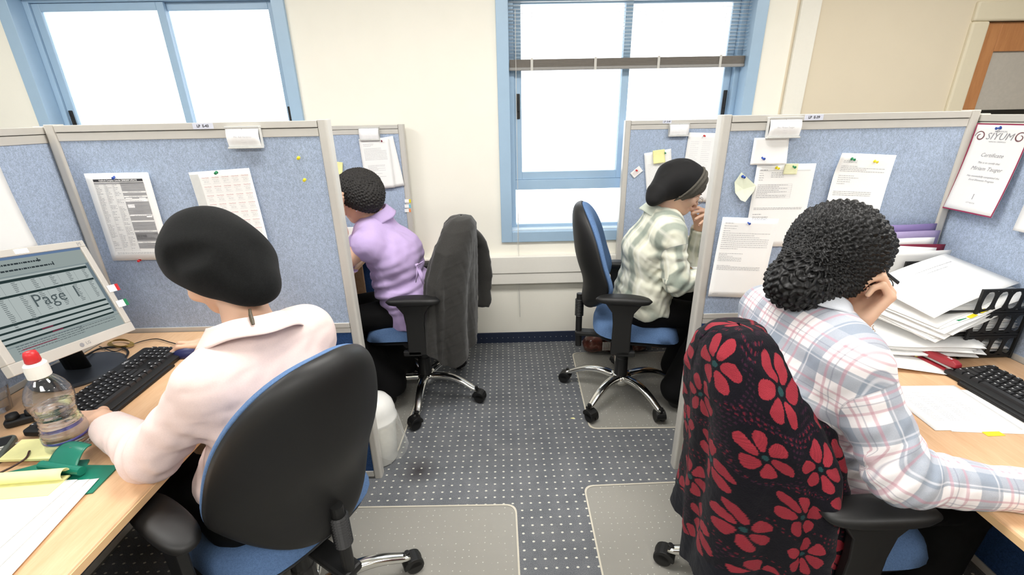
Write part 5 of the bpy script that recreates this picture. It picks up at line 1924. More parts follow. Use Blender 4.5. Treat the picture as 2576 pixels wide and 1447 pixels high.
# ---- certificate on the right side partition
Sc = Surf((1.605 - .006, 1.575, 1.445), (0, -1, 0), (0, .02, -1), .175, .285, bend=lambda a, b: .004 + .022 * b * b)
def cert(S, m):
    S.text(m, 'SIYUM', .0875, .040, .030, shear=.25)
def cert_small(S, m):
    S.text(m, '4th ANNUAL', .0875, .024, .007); S.text(m, 'HONORS CEREMONY', .0875, .056, .0055)
    S.text(m, 'Certificate', .0875, .098, .017, shear=.35); S.text(m, 'This is to certify that', .0875, .122, .0085, shear=.35); S.text(m, 'Miriam Tauger', .0875, .141, .017, shear=.35)
    S.text(m, 'Has successfully completed the', .0875, .166, .0085, shear=.35); S.text(m, 'Excel Elements Program', .0875, .178, .0085, shear=.35); S.text(m, 'CITYBOOK', .0875, .252, .006)
    S.rect(m, .086, .222, .0885, .240)
def scroll(S, m, sides=(-1,)):
    for sx in sides:
        for k in range(40):
            a = k / 40 * 2 * math.pi * 1.25
            rr = .017 * (1 - k / 60)
            a2 = (k + 1) / 40 * 2 * math.pi * 1.25; r2 = .017 * (1 - (k + 1) / 60)
            wd = .0008 + .0012 * math.sin(k / 40 * math.pi)
            c = (.0875 + sx * .062, .040)
            p = lambda an, r_, o: S(c[0] + sx * math.cos(an) * (r_ + o), c[1] - math.sin(an) * (r_ + o), .0008)
            m.add([p(a, rr, -wd), p(a, rr, wd), p(a2, r2, wd), p(a2, r2, -wd)], [(0, 1, 2, 3), (3, 2, 1, 0)])
def border(S, m):
    for a in ((0, 0, .175, .004), (0, .281, .175, .285), (0, 0, .004, .285), (.171, 0, .175, .285)): S.rect(m, *a, .0005)
sheet_thing('white SIYUM certificate with a crimson border on the right side partition', Sc,
            [('border', plain('crimson', srgb(150, 34, 76), .6), border), ('title_lettering', MT['ink'], cert), ('script_lettering', MT['ink'], cert_small), ('scroll_ornament', plain('scroll_brown', srgb(132, 92, 96), .7), scroll), ('scroll_ornament', plain('scroll_brown', srgb(132, 92, 96), .7), lambda S, m: scroll(S, m, (1,)))], name='certificate', cat='certificate')
pushpin('blue', 2522, 321, ('x', 1.600), 'at the top of the certificate')
Sd = Surf((1.605 - .004, 1.345, 1.30), (0, -1, 0), (0, 0, -1), .21, .165, bend=lambda a, b: .004 + .01 * b)
sheet_thing('blank white sheet on the right side partition past the certificate', Sd)


# ================================================================== LEFT DESK
def monitor_left():
    BL, BR, TR = Vector((-1.199, .968, .928)), Vector((-1.2, 1.334, .873)), Vector((-1.305, 1.377, 1.162))
    X = (BR - BL).normalized(); Y = (TR - BR); Y = (Y - X * Y.dot(X)).normalized(); Z = X.cross(Y)
    Wd, Hh = .37, .31
    c = (BL + TR) / 2
    r = empty('monitor', (-1.38, 1.29, .75), label='silver framed flat monitor showing a table marked Page 1, on the left desk', cat='monitor')
    Mx = Matrix.Translation(-Vector((-1.38, 1.29, .75))) @ frame_m(c, X, Y, Z)
    b = .020; bb = .030
    f = MB()
    for lo, hi in (((-Wd / 2, -Hh / 2, -.018), (Wd / 2, -Hh / 2 + bb, .004)), ((-Wd / 2, Hh / 2 - b, -.018), (Wd / 2, Hh / 2, .004)), ((-Wd / 2, -Hh / 2 + bb, -.018), (-Wd / 2 + b, Hh / 2 - b, .004)), ((Wd / 2 - b, -Hh / 2 + bb, -.018), (Wd / 2, Hh / 2 - b, .004))):
        f.b2(lo, hi, Mx)
    f.build('bezel', plain('silver_plastic', srgb(206, 202, 194), .38, .1, grain=.01), r, bevel=.002)
    MB().b2((-Wd / 2 + .02, -Hh / 2 + .02, -.050), (Wd / 2 - .02, Hh / 2 - .02, -.016), Mx).build('back_shell', MT['plastic_black'], r, bevel=.012)
    sw0, sw1, sh0, sh1 = -Wd / 2 + b, Wd / 2 - b, -Hh / 2 + bb, Hh / 2 - b
    scr = MB().b2((sw0, sh0, -.004), (sw1, sh1, -.001), Mx).build('screen', emis('screen_glow', srgb(158, 170, 168), .85), r)
    SW, SH = sw1 - sw0, sh1 - sh0
    S = Surf((0, 0, 0), (1, 0, 0), (0, -1, 0), SW, SH)
    def mk(name, col, st, fn, off=0):
        q = MB(); fn(S, q)
        for i, v in enumerate(q.v): q.v[i] = tuple(Mx @ Vector((v[0] + sw0, v[1] + sh1, .0006 + off)))
        q.build(name, emis('screen_' + name, srgb(*col), st), scr)
    def dark(S, m):
        for v, h in ((.058, .0075), (.098, .0060), (.168, .0060), (.184, .0050), (.199, .0050), (.213, .0050)): S.rect(m, .002 if v < .16 else .0, v, SW - .014, v + h)
    mk('table_bands', (46, 62, 62), .8, dark, .0002)
    mk('title_bar', (108, 134, 170), .8, lambda S, m: S.rect(m, 0, 0, SW, .007), .0001)
    mk('side_bar', (120, 136, 144), .8, lambda S, m: (S.rect(m, SW - .012, .050, SW - .002, SH - .045), S.rect(m, 0, .050, SW, .0512), S.rect(m, 0, SH - .036, SW, SH - .035)), .0001)
    mk('page', (186, 196, 194), .85, lambda S, m: S.rect(m, 0, .054, SW - .014, SH - .045), .00005)
    def figs(S, m):
        rr = random.Random(2)
        for c0 in range(6):
            u = .045 + c0 * .050
            for j in range(26):
                v = .068 + j * .0048
                if abs(v - .100) < .005: continue
                if j < 19 or c0 < 2: S.rect(m, u, v, u + rr.uniform(.008, .014), v + .0016)
            S.rect(m, u + .024, .066, u + .0245, .165)
    def foot(S, m):
        S.lines(m, .02, .225, .20, 4, .006, .0018, 5); S.lines(m, .19, .228, .31, 2, .008, .0018, 6)
    mk('figures', (112, 122, 124), .7, figs, .0002)
    mk('footnotes', (112, 122, 124), .7, foot, .0002)
    mk('heading_writing', (60, 70, 74), .7, lambda S, m: (S.lines(m, .02, .018, .20, 1, .01, .0045, 31), S.lines(m, .03, .034, .23, 1, .01, .0045, 32), S.rect(m, .192, .013, .195, .024), S.rect(m, .226, .029, .229, .040)), .0003)
    mk('page_mark', (92, 104, 106), .8, lambda S, m: S.text(m, 'Page', SW * .56 - .021, .128, .050), .0005)
    mk('page_number', (92, 104, 106), .8, lambda S, m: S.text(m, '1', SW * .56 + .058, .128, .050), .0005)
    mk('red_figures', (150, 60, 84), .7, lambda S, m: (S.rect(m, .10, .200, .13, .2025), S.rect(m, .12, .2145, .15, .217), S.rect(m, .03, .236, .12, .238)), .0006)
    q = MB(); vs, fs = text_mesh('LG', .012, bold=.0002); q.add(vs, fs, 0, Mx @ Matrix.Translation((.022, -Hh / 2 + .014, .0045)))
    q.lathe([(.0062, .0042), (.0062, .0047)], 20, Mx @ Matrix.Translation((.002, -Hh / 2 + .014, 0)))
    q.build('maker_mark', MT['ink'], r)
    MB().b2((-.02, Hh / 2 - .016, .004), (.016, Hh / 2 - .003, .0048), Mx).build('white_sticker', MT['white'], r)
    q = MB(); vs, fs = text_mesh('[+]', .010, bold=.0003); q.add(vs, fs, 0, Mx @ Matrix.Translation((Wd / 2 - .020, Hh / 2 - .010, .0045))); q.build('corner_mark', MT['ink'], r)
    L_ = Vector((-1.38, 1.29, .75))
    cb = c - Z * .05 - L_
    MB().tube([(0, 0, .012), (-.005, -.01, .10), cb + Vector((-.02, 0, -.02)), cb], [.040, .038, .040, .045], 16, flat=.45, upv=(0, 1, 0)).build('stand_neck', MT['plastic_dark'], r, smooth=True)
    MB().lathe([(.005, .0), (.118, .0), (.120, .006), (.112, .012), (.03, .018), (.005, .018)], 40).build('stand_base', plain('stand_dark_grey', srgb(52, 56, 62), .4), r, smooth=False)
    # index flags stuck to the right edge
    for nm, t, lab in (('red', .47, 'upper index flag with red tip on the monitor edge'), ('green', .30, 'lower index flag with green tip on the monitor edge')):
        p = BR + (TR - BR) * t
        rf = empty('sticky_flag', mat=frame_m(p + Z * .005, X, Y, Z), label=lab, cat='sticky flag', group='index flags on the monitor')
        MB().b2((-.014, -.011, 0), (.014, .011, .0006)).build('strip', MT['white'], rf)
        MB().b2((.014, -.011, 0), (.026, .011, .0006)).build('coloured_tip', MT[nm], rf)


monitor_left()


def keyboard(label, loc, rz, w=.445, d=.150, mark=None, brest=True, thin=False):
    r = empty('keyboard', loc, rz, label=label, cat='keyboard')
    t = math.radians(3.5)
    Mx = Euler((t, 0, 0)).to_matrix().to_4x4()
    f = MB(); f.prism(rrect(w, d, .010), .002, .018, Mx)
    f.build('case', MT['plastic_black'], r, bevel=.003)
    for s in (-1, 1): MB().b2((s * w * .4 - .02, d / 2 - .03, -.0), (s * w * .4 + .02, d / 2 - .02, .010)).build('foot', MT['plastic_dark'], r)
    if brest:
        MB().prism([(-w / 2 + .06, -d / 2 - .012), (w / 2 - .10, -d / 2 - .012), (w / 2 - .12, -d / 2 + .012), (-w / 2 + .04, -d / 2 + .012)], .002, .014, Mx).build('palm_edge', MT['plastic_dark'], r, bevel=.004)
    keyp = MT['key_black']
    def key(m, x, y, kx, ky, z=.018):
        a, b = kx / 2 - .0009, ky / 2 - .0009
        vs = [(x - a, y - b, z), (x + a, y - b, z), (x + a, y + b, z), (x - a, y + b, z)]
        a2, b2 = a - .0022, b - .0022
        vs += [(x - a2, y - b2 + .0006, z + .0075), (x + a2, y - b2 + .0006, z + .0075), (x + a2, y + b2, z + .008), (x - a2, y + b2, z + .008)]
        m.add(vs, [(0, 1, 5, 4), (1, 2, 6, 5), (2, 3, 7, 6), (3, 0, 4, 7), (4, 5, 6, 7)], 0, Mx)
    U = .0188 * w / .445
    x0 = -w / 2 + .012; y0 = -d / 2 + .022
    rows = [[1.25, 1.25, 1.25, 6.25, 1.25, 1.25, 1.25, 1.25], [2.25] + [1] * 10 + [2.75], [1.75] + [1] * 11 + [2.25], [1.5] + [1] * 12 + [1.5], [1] * 13 + [2]]
    leg = MB(); keys = []
    rg = random.Random(1)
    def place(x, y, wd, ht=1):
        m = MB(); key(m, x + wd * U / 2, y + ht * U / 2, wd * U, ht * U); keys.append(m)
        if wd < 6:
            kx, ky = x + U * .35, y + U * .62
            leg.add([(kx - .0022, ky - .0018, .02618), (kx + rg.uniform(.001, .0026), ky - .0018, .02618), (kx + .0022, ky + .0020, .0262), (kx - .0022, ky + .0020, .0262)], [(0, 1, 2, 3)], 0, Mx)
    for j, row in enumerate(rows):
        x = x0
        for k_ in row: place(x, y0 + j * U, k_); x += k_ * U
    x = x0
    for k in range(13):
        place(x, y0 + 5.35 * U, 1); x += U * (1.5 if k in (0, 4, 8) else 1.0)
    xn = x0 + 15.35 * U
    for k in range(3):
        place(xn + k * U, y0 + 4 * U, 1); place(xn + k * U, y0 + 3 * U, 1); place(xn + k * U, y0, 1)
    place(xn + U, y0 + U, 1)
    xp = xn + 3.35 * U
    for i in range(4):
        for j in range(5):
            if i == 3 and j in (1, 3): continue
            if j == 0 and i == 1: continue
            place(xp + i * U if not (j == 0 and i == 0) else xp, y0 + j * U, 2 if (j == 0 and i == 0) else 1, 2 if (i == 3 and j in (0, 2)) else 1)
    # about a hundred keys: each one its own part
    for q in keys[:100]: q.build('key', keyp, r)
    rest = MB()
    for q in keys[100:]: rest.add(q.v, q.f)
    if rest.f:
        o = rest.build('keys', keyp, r); o['kind'] = 'stuff'
    leg.build('key_lettering', MT['key_print'], r)
    if mark:
        vs, fs = text_mesh(mark, .011, bold=.0003)
        q = MB(); q.add(vs, fs, 0, Mx @ Matrix.Translation((w * .27, d / 2 - .012, .0184))); q.build('maker_mark', MT['ink_light'], r)
    return r


MT['key_black'] = plain('key_black', srgb(40, 40, 41), .38, grain=.05)
MT['key_print'] = plain('key_print', srgb(190, 190, 190), .6)
keyboard('black keyboard on the left desk between the monitor and the woman in pale pink', (-1.172, 1.185, .751), math.radians(92), mark='DELL')
keyboard('black keyboard on the right desk at the edge of the photo', (1.385, .925, .751), math.radians(-88.5))


def bottle():
    r = empty('water_bottle', (-1.085, .925, .75), 0.0, label='clear plastic water bottle with white collar and red cap on the left desk', cat='bottle')
    r.scale = (1.05, 1.05, .99)
    prof = [(.001, .004), (.030, .002), (.040, .006), (.0425, .016), (.0405, .028), (.0425, .040), (.0420, .055), (.0375, .075), (.0350, .095), (.0372, .118), (.0405, .135), (.0415, .150), (.0395, .165), (.0345, .180), (.0270, .193), (.0195, .203), (.0170, .212), (.0165, .218)]
    n = NT('bottle_plastic_clear')
    tr = n.n('ShaderNodeBsdfTransparent'); tr.inputs[0].default_value = (.90, .93, .97, 1)
    gl = n.n('ShaderNodeBsdfGlossy'); gl.inputs['Roughness'].default_value = .06
    lw = n.n('ShaderNodeLayerWeight'); lw.inputs[0].default_value = .35
    mx = n.n('ShaderNodeMixShader'); n.l(n.math('MULTIPLY_ADD', lw.outputs['Facing'], .55, .07), mx.inputs[0]); n.l(tr.outputs[0], mx.inputs[1]); n.l(gl.outputs[0], mx.inputs[2]); n.l(mx.outputs[0], n.out.inputs[0])
    fine = []
    for i in range(len(prof) - 1):
        for k in range(6):
            t = k / 6; rr = prof[i][0] * (1 - t) + prof[i + 1][0] * t; z = prof[i][1] * (1 - t) + prof[i + 1][1] * t
            if .045 < z < .16: rr += .0007 * math.sin(z * 1250)
            fine.append((rr, z))
    fine.append(prof[-1])
    MB().lathe(fine, 48, cap=False).build('bottle_body', n.mat, r, smooth=True)
    n2 = NT('water'); n2.set(color=(.92, .96, .98, 1), rough=.02, trans=1.0, ior=1.33)
    wv = [(p[0] - .0016, p[1]) for p in fine if .006 < p[1] < .128]
    MB().lathe([(.0005, .0065)] + wv + [(.0005, wv[-1][1])], 40, cap=False).build('water', n2.mat, r, smooth=True)
    MB().lathe([(.0405, .036), (.0412, .036), (.0413, .040), (.0412, .043), (.0405, .043)], 40, cap=False).build('violet_ring', plain('violet_print', srgb(96, 92, 178), .3, grain=.02), r, smooth=True)
    MB().lathe([(.0160, .205), (.0205, .206), (.0208, .222), (.0200, .238), (.0165, .243), (.0155, .243)], 32).build('collar', MT['white_plastic'], r, smooth=False, bevel=.001)
    cp = [(.012, .243), (.0138, .246), (.0128, .262), (.0105, .270), (.003, .2725)]
    MB().lathe(cp, 28).build('cap', MT['red'], r, smooth=True)


bottle()


def mouse():
    r = empty('computer_mouse', (-1.090, 1.385, .751), math.radians(100), label='navy blue corded computer mouse under the hand on the left desk', cat='computer mouse')
    def fn(p):
        d = s_ell(p, (0, -.005, .006), I3, (.033, .058, .030))
        return smax(d, -p[:, 2] + .0, .004)
    V, F = sdf_mesh(fn, [-.06, -.09, -.02], [.06, .09, .06], .0025)
    np_mesh('mouse_shell', V, F, MT['navy'], r)
    for s in (-1, 1): MB().b2((s * .011 - .009, .022, .0265), (s * .011 + .009, .050, .0300), Matrix.Translation((0, .004, .006)) @ Euler((math.radians(-22), 0, 0)).to_matrix().to_4x4()).build('button', plain('button_grey', srgb(140, 142, 142), .4), r, bevel=.002)
    o = Vector((-1.090, 1.385, .751))
    pts = [at(x, y, z=.757) for x, y in ((504, 868), (470, 871), (430, 862), (395, 853), (360, 858), (330, 868), (290, 884), (250, 872))]
    c = MB().tube(bez(pts, 8), .0018, 8)
    co = c.build('computer_cable', MT['plastic_dark'], None, smooth=True)
    tag(co, 'thin black mouse cable winding across the left desk', 'cable')


mouse()
pts = [at(x, y, z=z) for x, y, z in ((215, 895, .775), (250, 878, .76), (285, 874, .757), (312, 876, .757), (322, 890, .757), (300, 915, .757), (280, 925, .757))]
tag(MB().tube(bez(pts, 8), .0035, 8).build('monitor_cable', MT['plastic_dark'], None, smooth=True), 'thick black cable curling behind the left monitor stand', 'cable')
cw = MB()
for k in range(6):
    pts = [at(300 + 34 * math.cos(a) * (1 - k * .06) + 4, 866 + 9 * math.sin(a) - k * .8, z=.757 + k * .0015) for a in [i * math.pi / 10 for i in range(21)]]
    cw.tube(pts, .0011, 5)
tag(cw.build('cable_coil', plain('coil_yellow_brown', srgb(150, 124, 60), .5), None, smooth=True), 'small coil of thin tan wire behind the left keyboard', 'wire')


def flat_poly(name, label, cat, pts, z, h, mat, **kw):
    c = sum((Vector((*p, 0)) for p in pts), Vector()) / len(pts)
    r = empty(name, (c.x, c.y, z), label=label, cat=cat)
    MB().prism([(p[0] - c.x, p[1] - c.y) for p in pts], 0, h).build(kw.get('part', 'body'), mat, r, bevel=kw.get('bevel', 0))
    return r


# cream pad, green clipboard, clip, rolled yellow pad, papers, phone, gadget, pen
flat_poly('sticky_pad', 'cream note pad beside the water bottle on the left desk', 'note pad', [(-1.20, .866), (-1.078, .866), (-1.10, .942), (-1.215, .938)], .7602, .006, MT['sticky'], part='pages')
gp = plain('translucent_green_board', srgb(28, 122, 100), .3, grain=.03)
flat_poly('clipboard', 'green plastic clipboard at the edge of the left desk', 'clipboard', [(-1.24, .80), (-1.22, .72), (-.905, .77), (-.912, .852), (-.99, .856), (-1.0, .875), (-1.10, .868)], .7502, .003, gp, part='board')
r = empty('spring_clip', (-1.02, .866, .7535), math.radians(-12), label='green plastic spring clip lying over the clipboard edge', cat='clip')
m = MB(); m.grid(lambda u, v: ((u - .5) * .085 * (1 - .25 * v), -.035 + .055 * v, .006 + .034 * math.sin(math.pi * min(1, v * .62)) + .004 * math.cos((u - .5) * 3)), 14, 12)
m.build('clip_leaf', gp, r, smooth=True, solid=.003)
m = MB(); m.tube([(-.055, -.032, .012), (.060, -.032, .012)], .010, 14); m.build('hinge_roll', gp, r)
MB().lathe([(.004, 0), (.006, 0), (.006, .001), (.004, .001)], 16, Matrix.Translation((0, .004, .0425))).build('eyelet', MT['steel'], r)
r = empty('rolled_note_pad', (-1.12, .79, .757), math.radians(4), label='yellow pad curled over itself in front of the green clipboard', cat='note pad')
m = MB()
m.grid(lambda u, v: ((u - .5) * .26, *(lambda a: (-.012 * math.cos(a) + .010, .014 + .0125 * math.sin(a)))(-1.6 + 4.9 * v)), 10, 20)
m.build('curled_pages', plain('yellow_legal_paper', srgb(238, 236, 176), .7), r, smooth=True, solid=.0012)
m = MB(); m.grid(lambda u, v: ((u - .5) * .26, -.040 + .058 * v, .0015 + .0005 * v), 4, 4); m.build('flat_pages', MT['yellow_edge'] if 'yellow_edge' in MT else MT['sticky'], r, solid=.003)
for i, (dx, dy, rot, lab) in enumerate(((0, 0, 9, 'white sheet at the bottom left corner, lowest of the loose pages'), (-.02, .012, 5, 'white sheet at the bottom left corner, middle of the loose pages'), (-.045, .022, 2, 'white sheet at the bottom left corner, topmost of the loose pages'))):
    a = math.radians(rot)
    S = Surf((-1.145 + dx, .775 + dy, .7545 + i * .0016), (math.cos(a), math.sin(a) * 1.0, 0), (math.sin(a), -math.cos(a), 0), .225, .32, bend=lambda u, v, i=i: .0004 + .003 * max(0, u - .75) * 4 * v * (i + 1) * .4)
    sheet_thing(lab, S, group=None)
r = empty('mobile_phone', (-1.245, .905, .751), math.radians(28), label='grey and black mobile phone at the left edge of the desk', cat='phone')
MB().prism(rrect(.050, .105, .016), 0, .018).build('phone_shell', plain('phone_grey', srgb(104, 108, 100), .3, .4), r, bevel=.005, seg=3)
MB().prism(rrect(.036, .040, .004, cy=.022), .018, .0188).build('phone_screen', MT['plastic_dark'], r)
m = MB()
for i in range(3):
    for j in range(4): m.b2((-.016 + i * .012, -.042 + j * .011, .018), (-.008 + i * .012, -.035 + j * .011, .0192))
m.build('keypad', MT['grey_plastic'], r, bevel=.0008)
r = empty('handset', (-1.298, 1.035, .752), math.radians(35), label='small black lumpy gadget held at the fingertips of the left hand', cat='gadget')
m = MB().prism(rrect(.085, .036, .010), 0, .018); m.build('gadget_body', MT['plastic_black'], r, bevel=.004)
for x in (-.024, .012): MB().lathe([(.012, .016), (.014, .020), (.012, .032), (.004, .034)], 16, Matrix.Translation((x, 0, 0))).build('knob', MT['plastic_dark'], r, smooth=True)
r = empty('pen', (-1.165, .948, .7565), math.radians(10), label='navy ballpoint pen with pale tip behind the cream pad', cat='pen')
MB().tube([(-.055, 0, 0), (.035, 0, 0)], .0048, 12).build('barrel', MT['navy'], r, smooth=False)
MB().tube([(-.068, 0, 0), (-.055, 0, 0)], [.0015, .0046], 12).build('tip', MT['grey_plastic'], r)
MB().tube([(.035, 0, 0), (.07, 0, 0)], .005, 12).build('grip', MT['white_plastic'], r)
pts = [Vector((-1.20, .80, .7605)), Vector((-1.16, .826, .762)), Vector((-1.135, .862, .768)), Vector((-1.148, .89, .770))]
tag(MB().tube(bez(pts, 8), .0022, 6).build('brown_cord', MT['brown'], None, smooth=True), 'brown cord lying over the clipboard and cream pad', 'cord')
r = empty('plastic_cup', (-1.425, 1.085, .751), label='clear plastic cup at the left edge below the monitor', cat='cup')
MB().lathe([(.001, .001), (.026, .001), (.036, .075), (.0375, .076)], 28, cap=False).build('cup_wall', glass_mat('clear_cup', (.9, .9, .9, 1), .25), r, smooth=True)


# ================================================================== RIGHT DESK
def letter_tray():
    r = empty('letter_tray', (1.45, 1.36, .75), label='black three-tier letter tray with oval slots on the right desk', cat='letter tray')
    O = Vector((1.45, 1.36, .75))
    x0, x1, ya, yb = 1.435, 1.598, 1.225, 1.500
    for k in range(3):
        z = .004 + k * .078
        MB().b2((1.34 - O.x, ya - O.y + .004, z), (x1 - O.x, yb - O.y - .004, z + .003)).build('shelf', MT['plastic_black'], r, bevel=.001)
        for y in (ya, yb):
            p = MB()
            h = .066; n_ = 4; pitch = (x1 - x0) / n_
            # slotted side wall built round its oval openings
            for i in range(n_):
                cx0 = x0 - O.x + pitch * (i + .5)
                ow, oh = pitch * .36, h * .43
                ring = 20
                outer = []; inner = []
                for q in range(ring):
                    a = 2 * math.pi * q / ring
                    c, s = math.cos(a), math.sin(a)
                    e = 1 / max(abs(c) / (pitch / 2), abs(s) / (h / 2))
                    outer.append((cx0 + c * e, h / 2 + s * e))
                    k3 = 3.0
                    e2 = (abs(c / ow) ** k3 + abs(s / oh) ** k3) ** (-1 / k3)
                    inner.append((cx0 + c * e2, h / 2 + s * e2))
                for off in (-.0015, .0015):
                    yy = y - O.y + off
                    vs = [(a[0] + (a[1] - h / 2) * .10, yy, z + .006 + a[1]) for a in outer] + [(a[0] + (a[1] - h / 2) * .10, yy, z + .006 + a[1]) for a in inner]
                    fs = [(q, (q + 1) % ring, ring + (q + 1) % ring, ring + q) for q in range(ring)]
                    if off > 0: fs = [f[::-1] for f in fs]
                    p.add(vs, fs)
                vs = [(a[0] + (a[1] - h / 2) * .10, y - O.y + o_, z + .006 + a[1]) for a in inner for o_ in (-.0015, .0015)]
                p.add(vs, [(2 * q, 2 * q + 1, 2 * ((q + 1) % ring) + 1, 2 * ((q + 1) % ring)) for q in range(ring)])
            p.b2((x0 - O.x - .006, y - O.y - .003, z), (x1 - O.x, y - O.y + .003, z + .006))
            p.b2((x0 - O.x - .002, y - O.y - .003, z + .070), (x1 - O.x, y - O.y + .003, z + .076))
            p.build('slotted_side', MT['plastic_black'], r)
    for y in (ya, yb):
        for x in (x0 - .004, x1 - .004): MB().b2((x - O.x - .004, y - O.y - .004, 0), (x - O.x + .004, y - O.y + .004, .236)).build('post', MT['plastic_black'], r, bevel=.001)


letter_tray()
rg = random.Random(11)


def pile(label, cx, cy, z, w, d, n, rot, jit, th=.0018, bend=None, tabs=()):
    r = empty('paper_pile', (cx, cy, z), label=label, cat='paper pile')
    m = MB()
    for i in range(n):
        a = math.radians(rot + rg.uniform(-jit, jit) * 6)
        dx, dy = rg.uniform(-jit, jit) * .02, rg.uniform(-jit, jit) * .02
        def fn(u, v, a=a, dx=dx, dy=dy, i=i):
            x, y = (u - .5) * w, (v - .5) * d
            X, Y = x * math.cos(a) - y * math.sin(a) + dx, x * math.sin(a) + y * math.cos(a) + dy
            return (X, Y, i * th + .0005 + (bend(X, Y, i / n) if bend else 0))
        m.grid(fn, 12, 8)
    m.build('sheets', MT['paper'], r, smooth=True, solid=th * .55)
    for c, x, y, zz, rz in tabs:
        MB().box((0, 0, 0), (.030, .012, .0012), rot_box_m((x, y, zz), rz, 0, -.2)).build('index_tab', MT[c], r)
    return r


droop = lambda k: (lambda x, y, t: -k * max(0, -.05 - x) ** 1.3 * 3 + .06 * k * math.sin(9 * x + 2))
for k in range(3):
    pile(('papers in the bottom shelf of the letter tray', 'papers in the middle shelf of the letter tray', 'papers in the top shelf of the letter tray')[k], 1.45, 1.362, .7578 + k * .078, .28, .235, (12, 12, 3)[k], 0, .6, th=.0034, bend=(lambda x, y, t: -.035 * max(0, -.09 - x) * (1 if True else 0)) if k else None)
topb = lambda x, y, t: .20 * x + .16 * y - .25 * max(0, -.05 - x) ** 1.3 + .004 * math.sin(22 * x + 9 * y)
pile('large leaning stack of white paper with yellow flags heaped on the letter tray', 1.435, 1.345, .885, .335, .235, 15, 14, .9, th=.0034, bend=topb,
     tabs=(('yellow', -.02, -.128, .018, .3), ('yellow', .02, -.118, .030, .3), ('green', -.055, -.130, .010, .2), ('yellow', -.065, -.134, .002, .3), ('orange', .06, -.105, .036, .25), ('yellow', .10, -.095, .046, .3), ('yellow', -.15, -.03, .000, 1.2)))
S = Surf((1.245, 1.425, .942), (math.cos(.24), math.sin(.24), .215), (math.sin(.24) * .8, -math.cos(.24), -.14), .335, .225, bend=lambda a, b: .006 * math.sin(a * 3.2) - .05 * max(0, .30 - a) ** 1.6)
sheet_thing('top sheet with faint typing on the leaning paper stack', S, [('typed_lines', MT['ink_light'], lambda S, m: (S.lines(m, .14, .045, .30, 1, .01, .004, 41), S.lines(m, .17, .062, .26, 1, .01, .004, 42), S.lines(m, .07, .12, .2, 3, .009, .0014, 3)))])
# loose papers sliding down to the desk left of the tray
pile('loose pages sliding from the letter tray to the desk', 1.33, 1.33, .765, .30, .21, 9, -22, 1.0, th=.0035, bend=lambda x, y, t: .09 * max(0, x + .12) * (1 - .0 * t) + .004 * math.sin(20 * x))
# upright files in the corner
for i, (mat, y, z, dx, h, w, lab, tl) in enumerate(((MT['purple'], 1.566, .76, 1.445, .345, .24, 'purple folder upright in the corner, hindmost', 0), (plain('lilac_folder', srgb(164, 150, 190), .5), 1.554, .76, 1.45, .322, .25, 'pale lilac folder upright in front of the purple one', 0),
        (MT['paper'], 1.545, .76, 1.43, .295, .24, 'white upright pages in the corner behind the maroon folder', .02), (MT['maroon'], 1.534, .76, 1.47, .278, .22, 'maroon folder upright among white pages', .0), (MT['paper'], 1.524, .76, 1.41, .285, .26, 'crumpled white pages upright in front of the maroon folder', -.06),
        (MT['paper'], 1.514, .76, 1.465, .262, .25, 'foremost upright white page with typed lines in the corner', .0))):
    S = Surf((dx - w / 2, y, z + h), (1, 0, tl), (0, 0, -1), w, h, bend=lambda a, b, i=i: .006 * math.sin(a * 4 + i) * (1 - b))
    sheet_thing(lab, S, [('typed_lines', MT['ink_light'], lambda S, m: S.lines(m, .08, .03, .2, 3, .008, .0013, 4))] if i == 5 else (), thick=.0015, mat=mat, name='folder' if i in (0, 1, 3) else 'paper_sheet', cat='folder' if i in (0, 1, 3) else 'paper')


def desk_sheet(label, tl, r, d, w, h, prints=(), bend=None, z=.7512):
    S = Surf((tl[0], tl[1], z), (*r, 0), (*d, 0), w, h, bend)
    return sheet_thing(label, S, prints)


desk_sheet('folded white sheet on the right desk beside the red stapler', (1.155, 1.335), nrm((.97, -.24)), nrm((-.24, -.97)), .205, .165, bend=lambda a, b: .002 + .018 * max(0, b - .6) * (1.1 - a) * 2)
desk_sheet('white sheet with pencilled lists in front of the plaid sleeve', (1.065, 1.086), nrm((1, -.03)), nrm((-.06, -1)), .215, .195,
           [('pencil_lines', MT['ink_light'], lambda S, m: [S.lines(m, .03 + k * .038, .02, .055 + k * .038, 22, .0065, .0010, 60 + k, .8) for k in range(4)])])
desk_sheet('white sheet lying under the right keyboard', (1.11, 1.075), nrm((1, -.10)), nrm((-.10, -1)), .21, .19, z=.7507)
for lab, x, y, rz in (('yellow flag on the right desk above the folded sheet', 1.298, 1.335, -.5), ('yellow flag poking out under the white sheets on the right desk', 1.182, .874, .0), ('small yellow flag by the tray at the back of the right desk', 1.225, 1.43, .8)):
    r = empty('sticky_flag', (x, y, .7504), rz, label=lab, cat='sticky flag')
    MB().b2((-.022, -.008, 0), (.022, .008, .0006)).build('strip', MT['sticky'] if y > 1.3 else MT['yellow'], r)


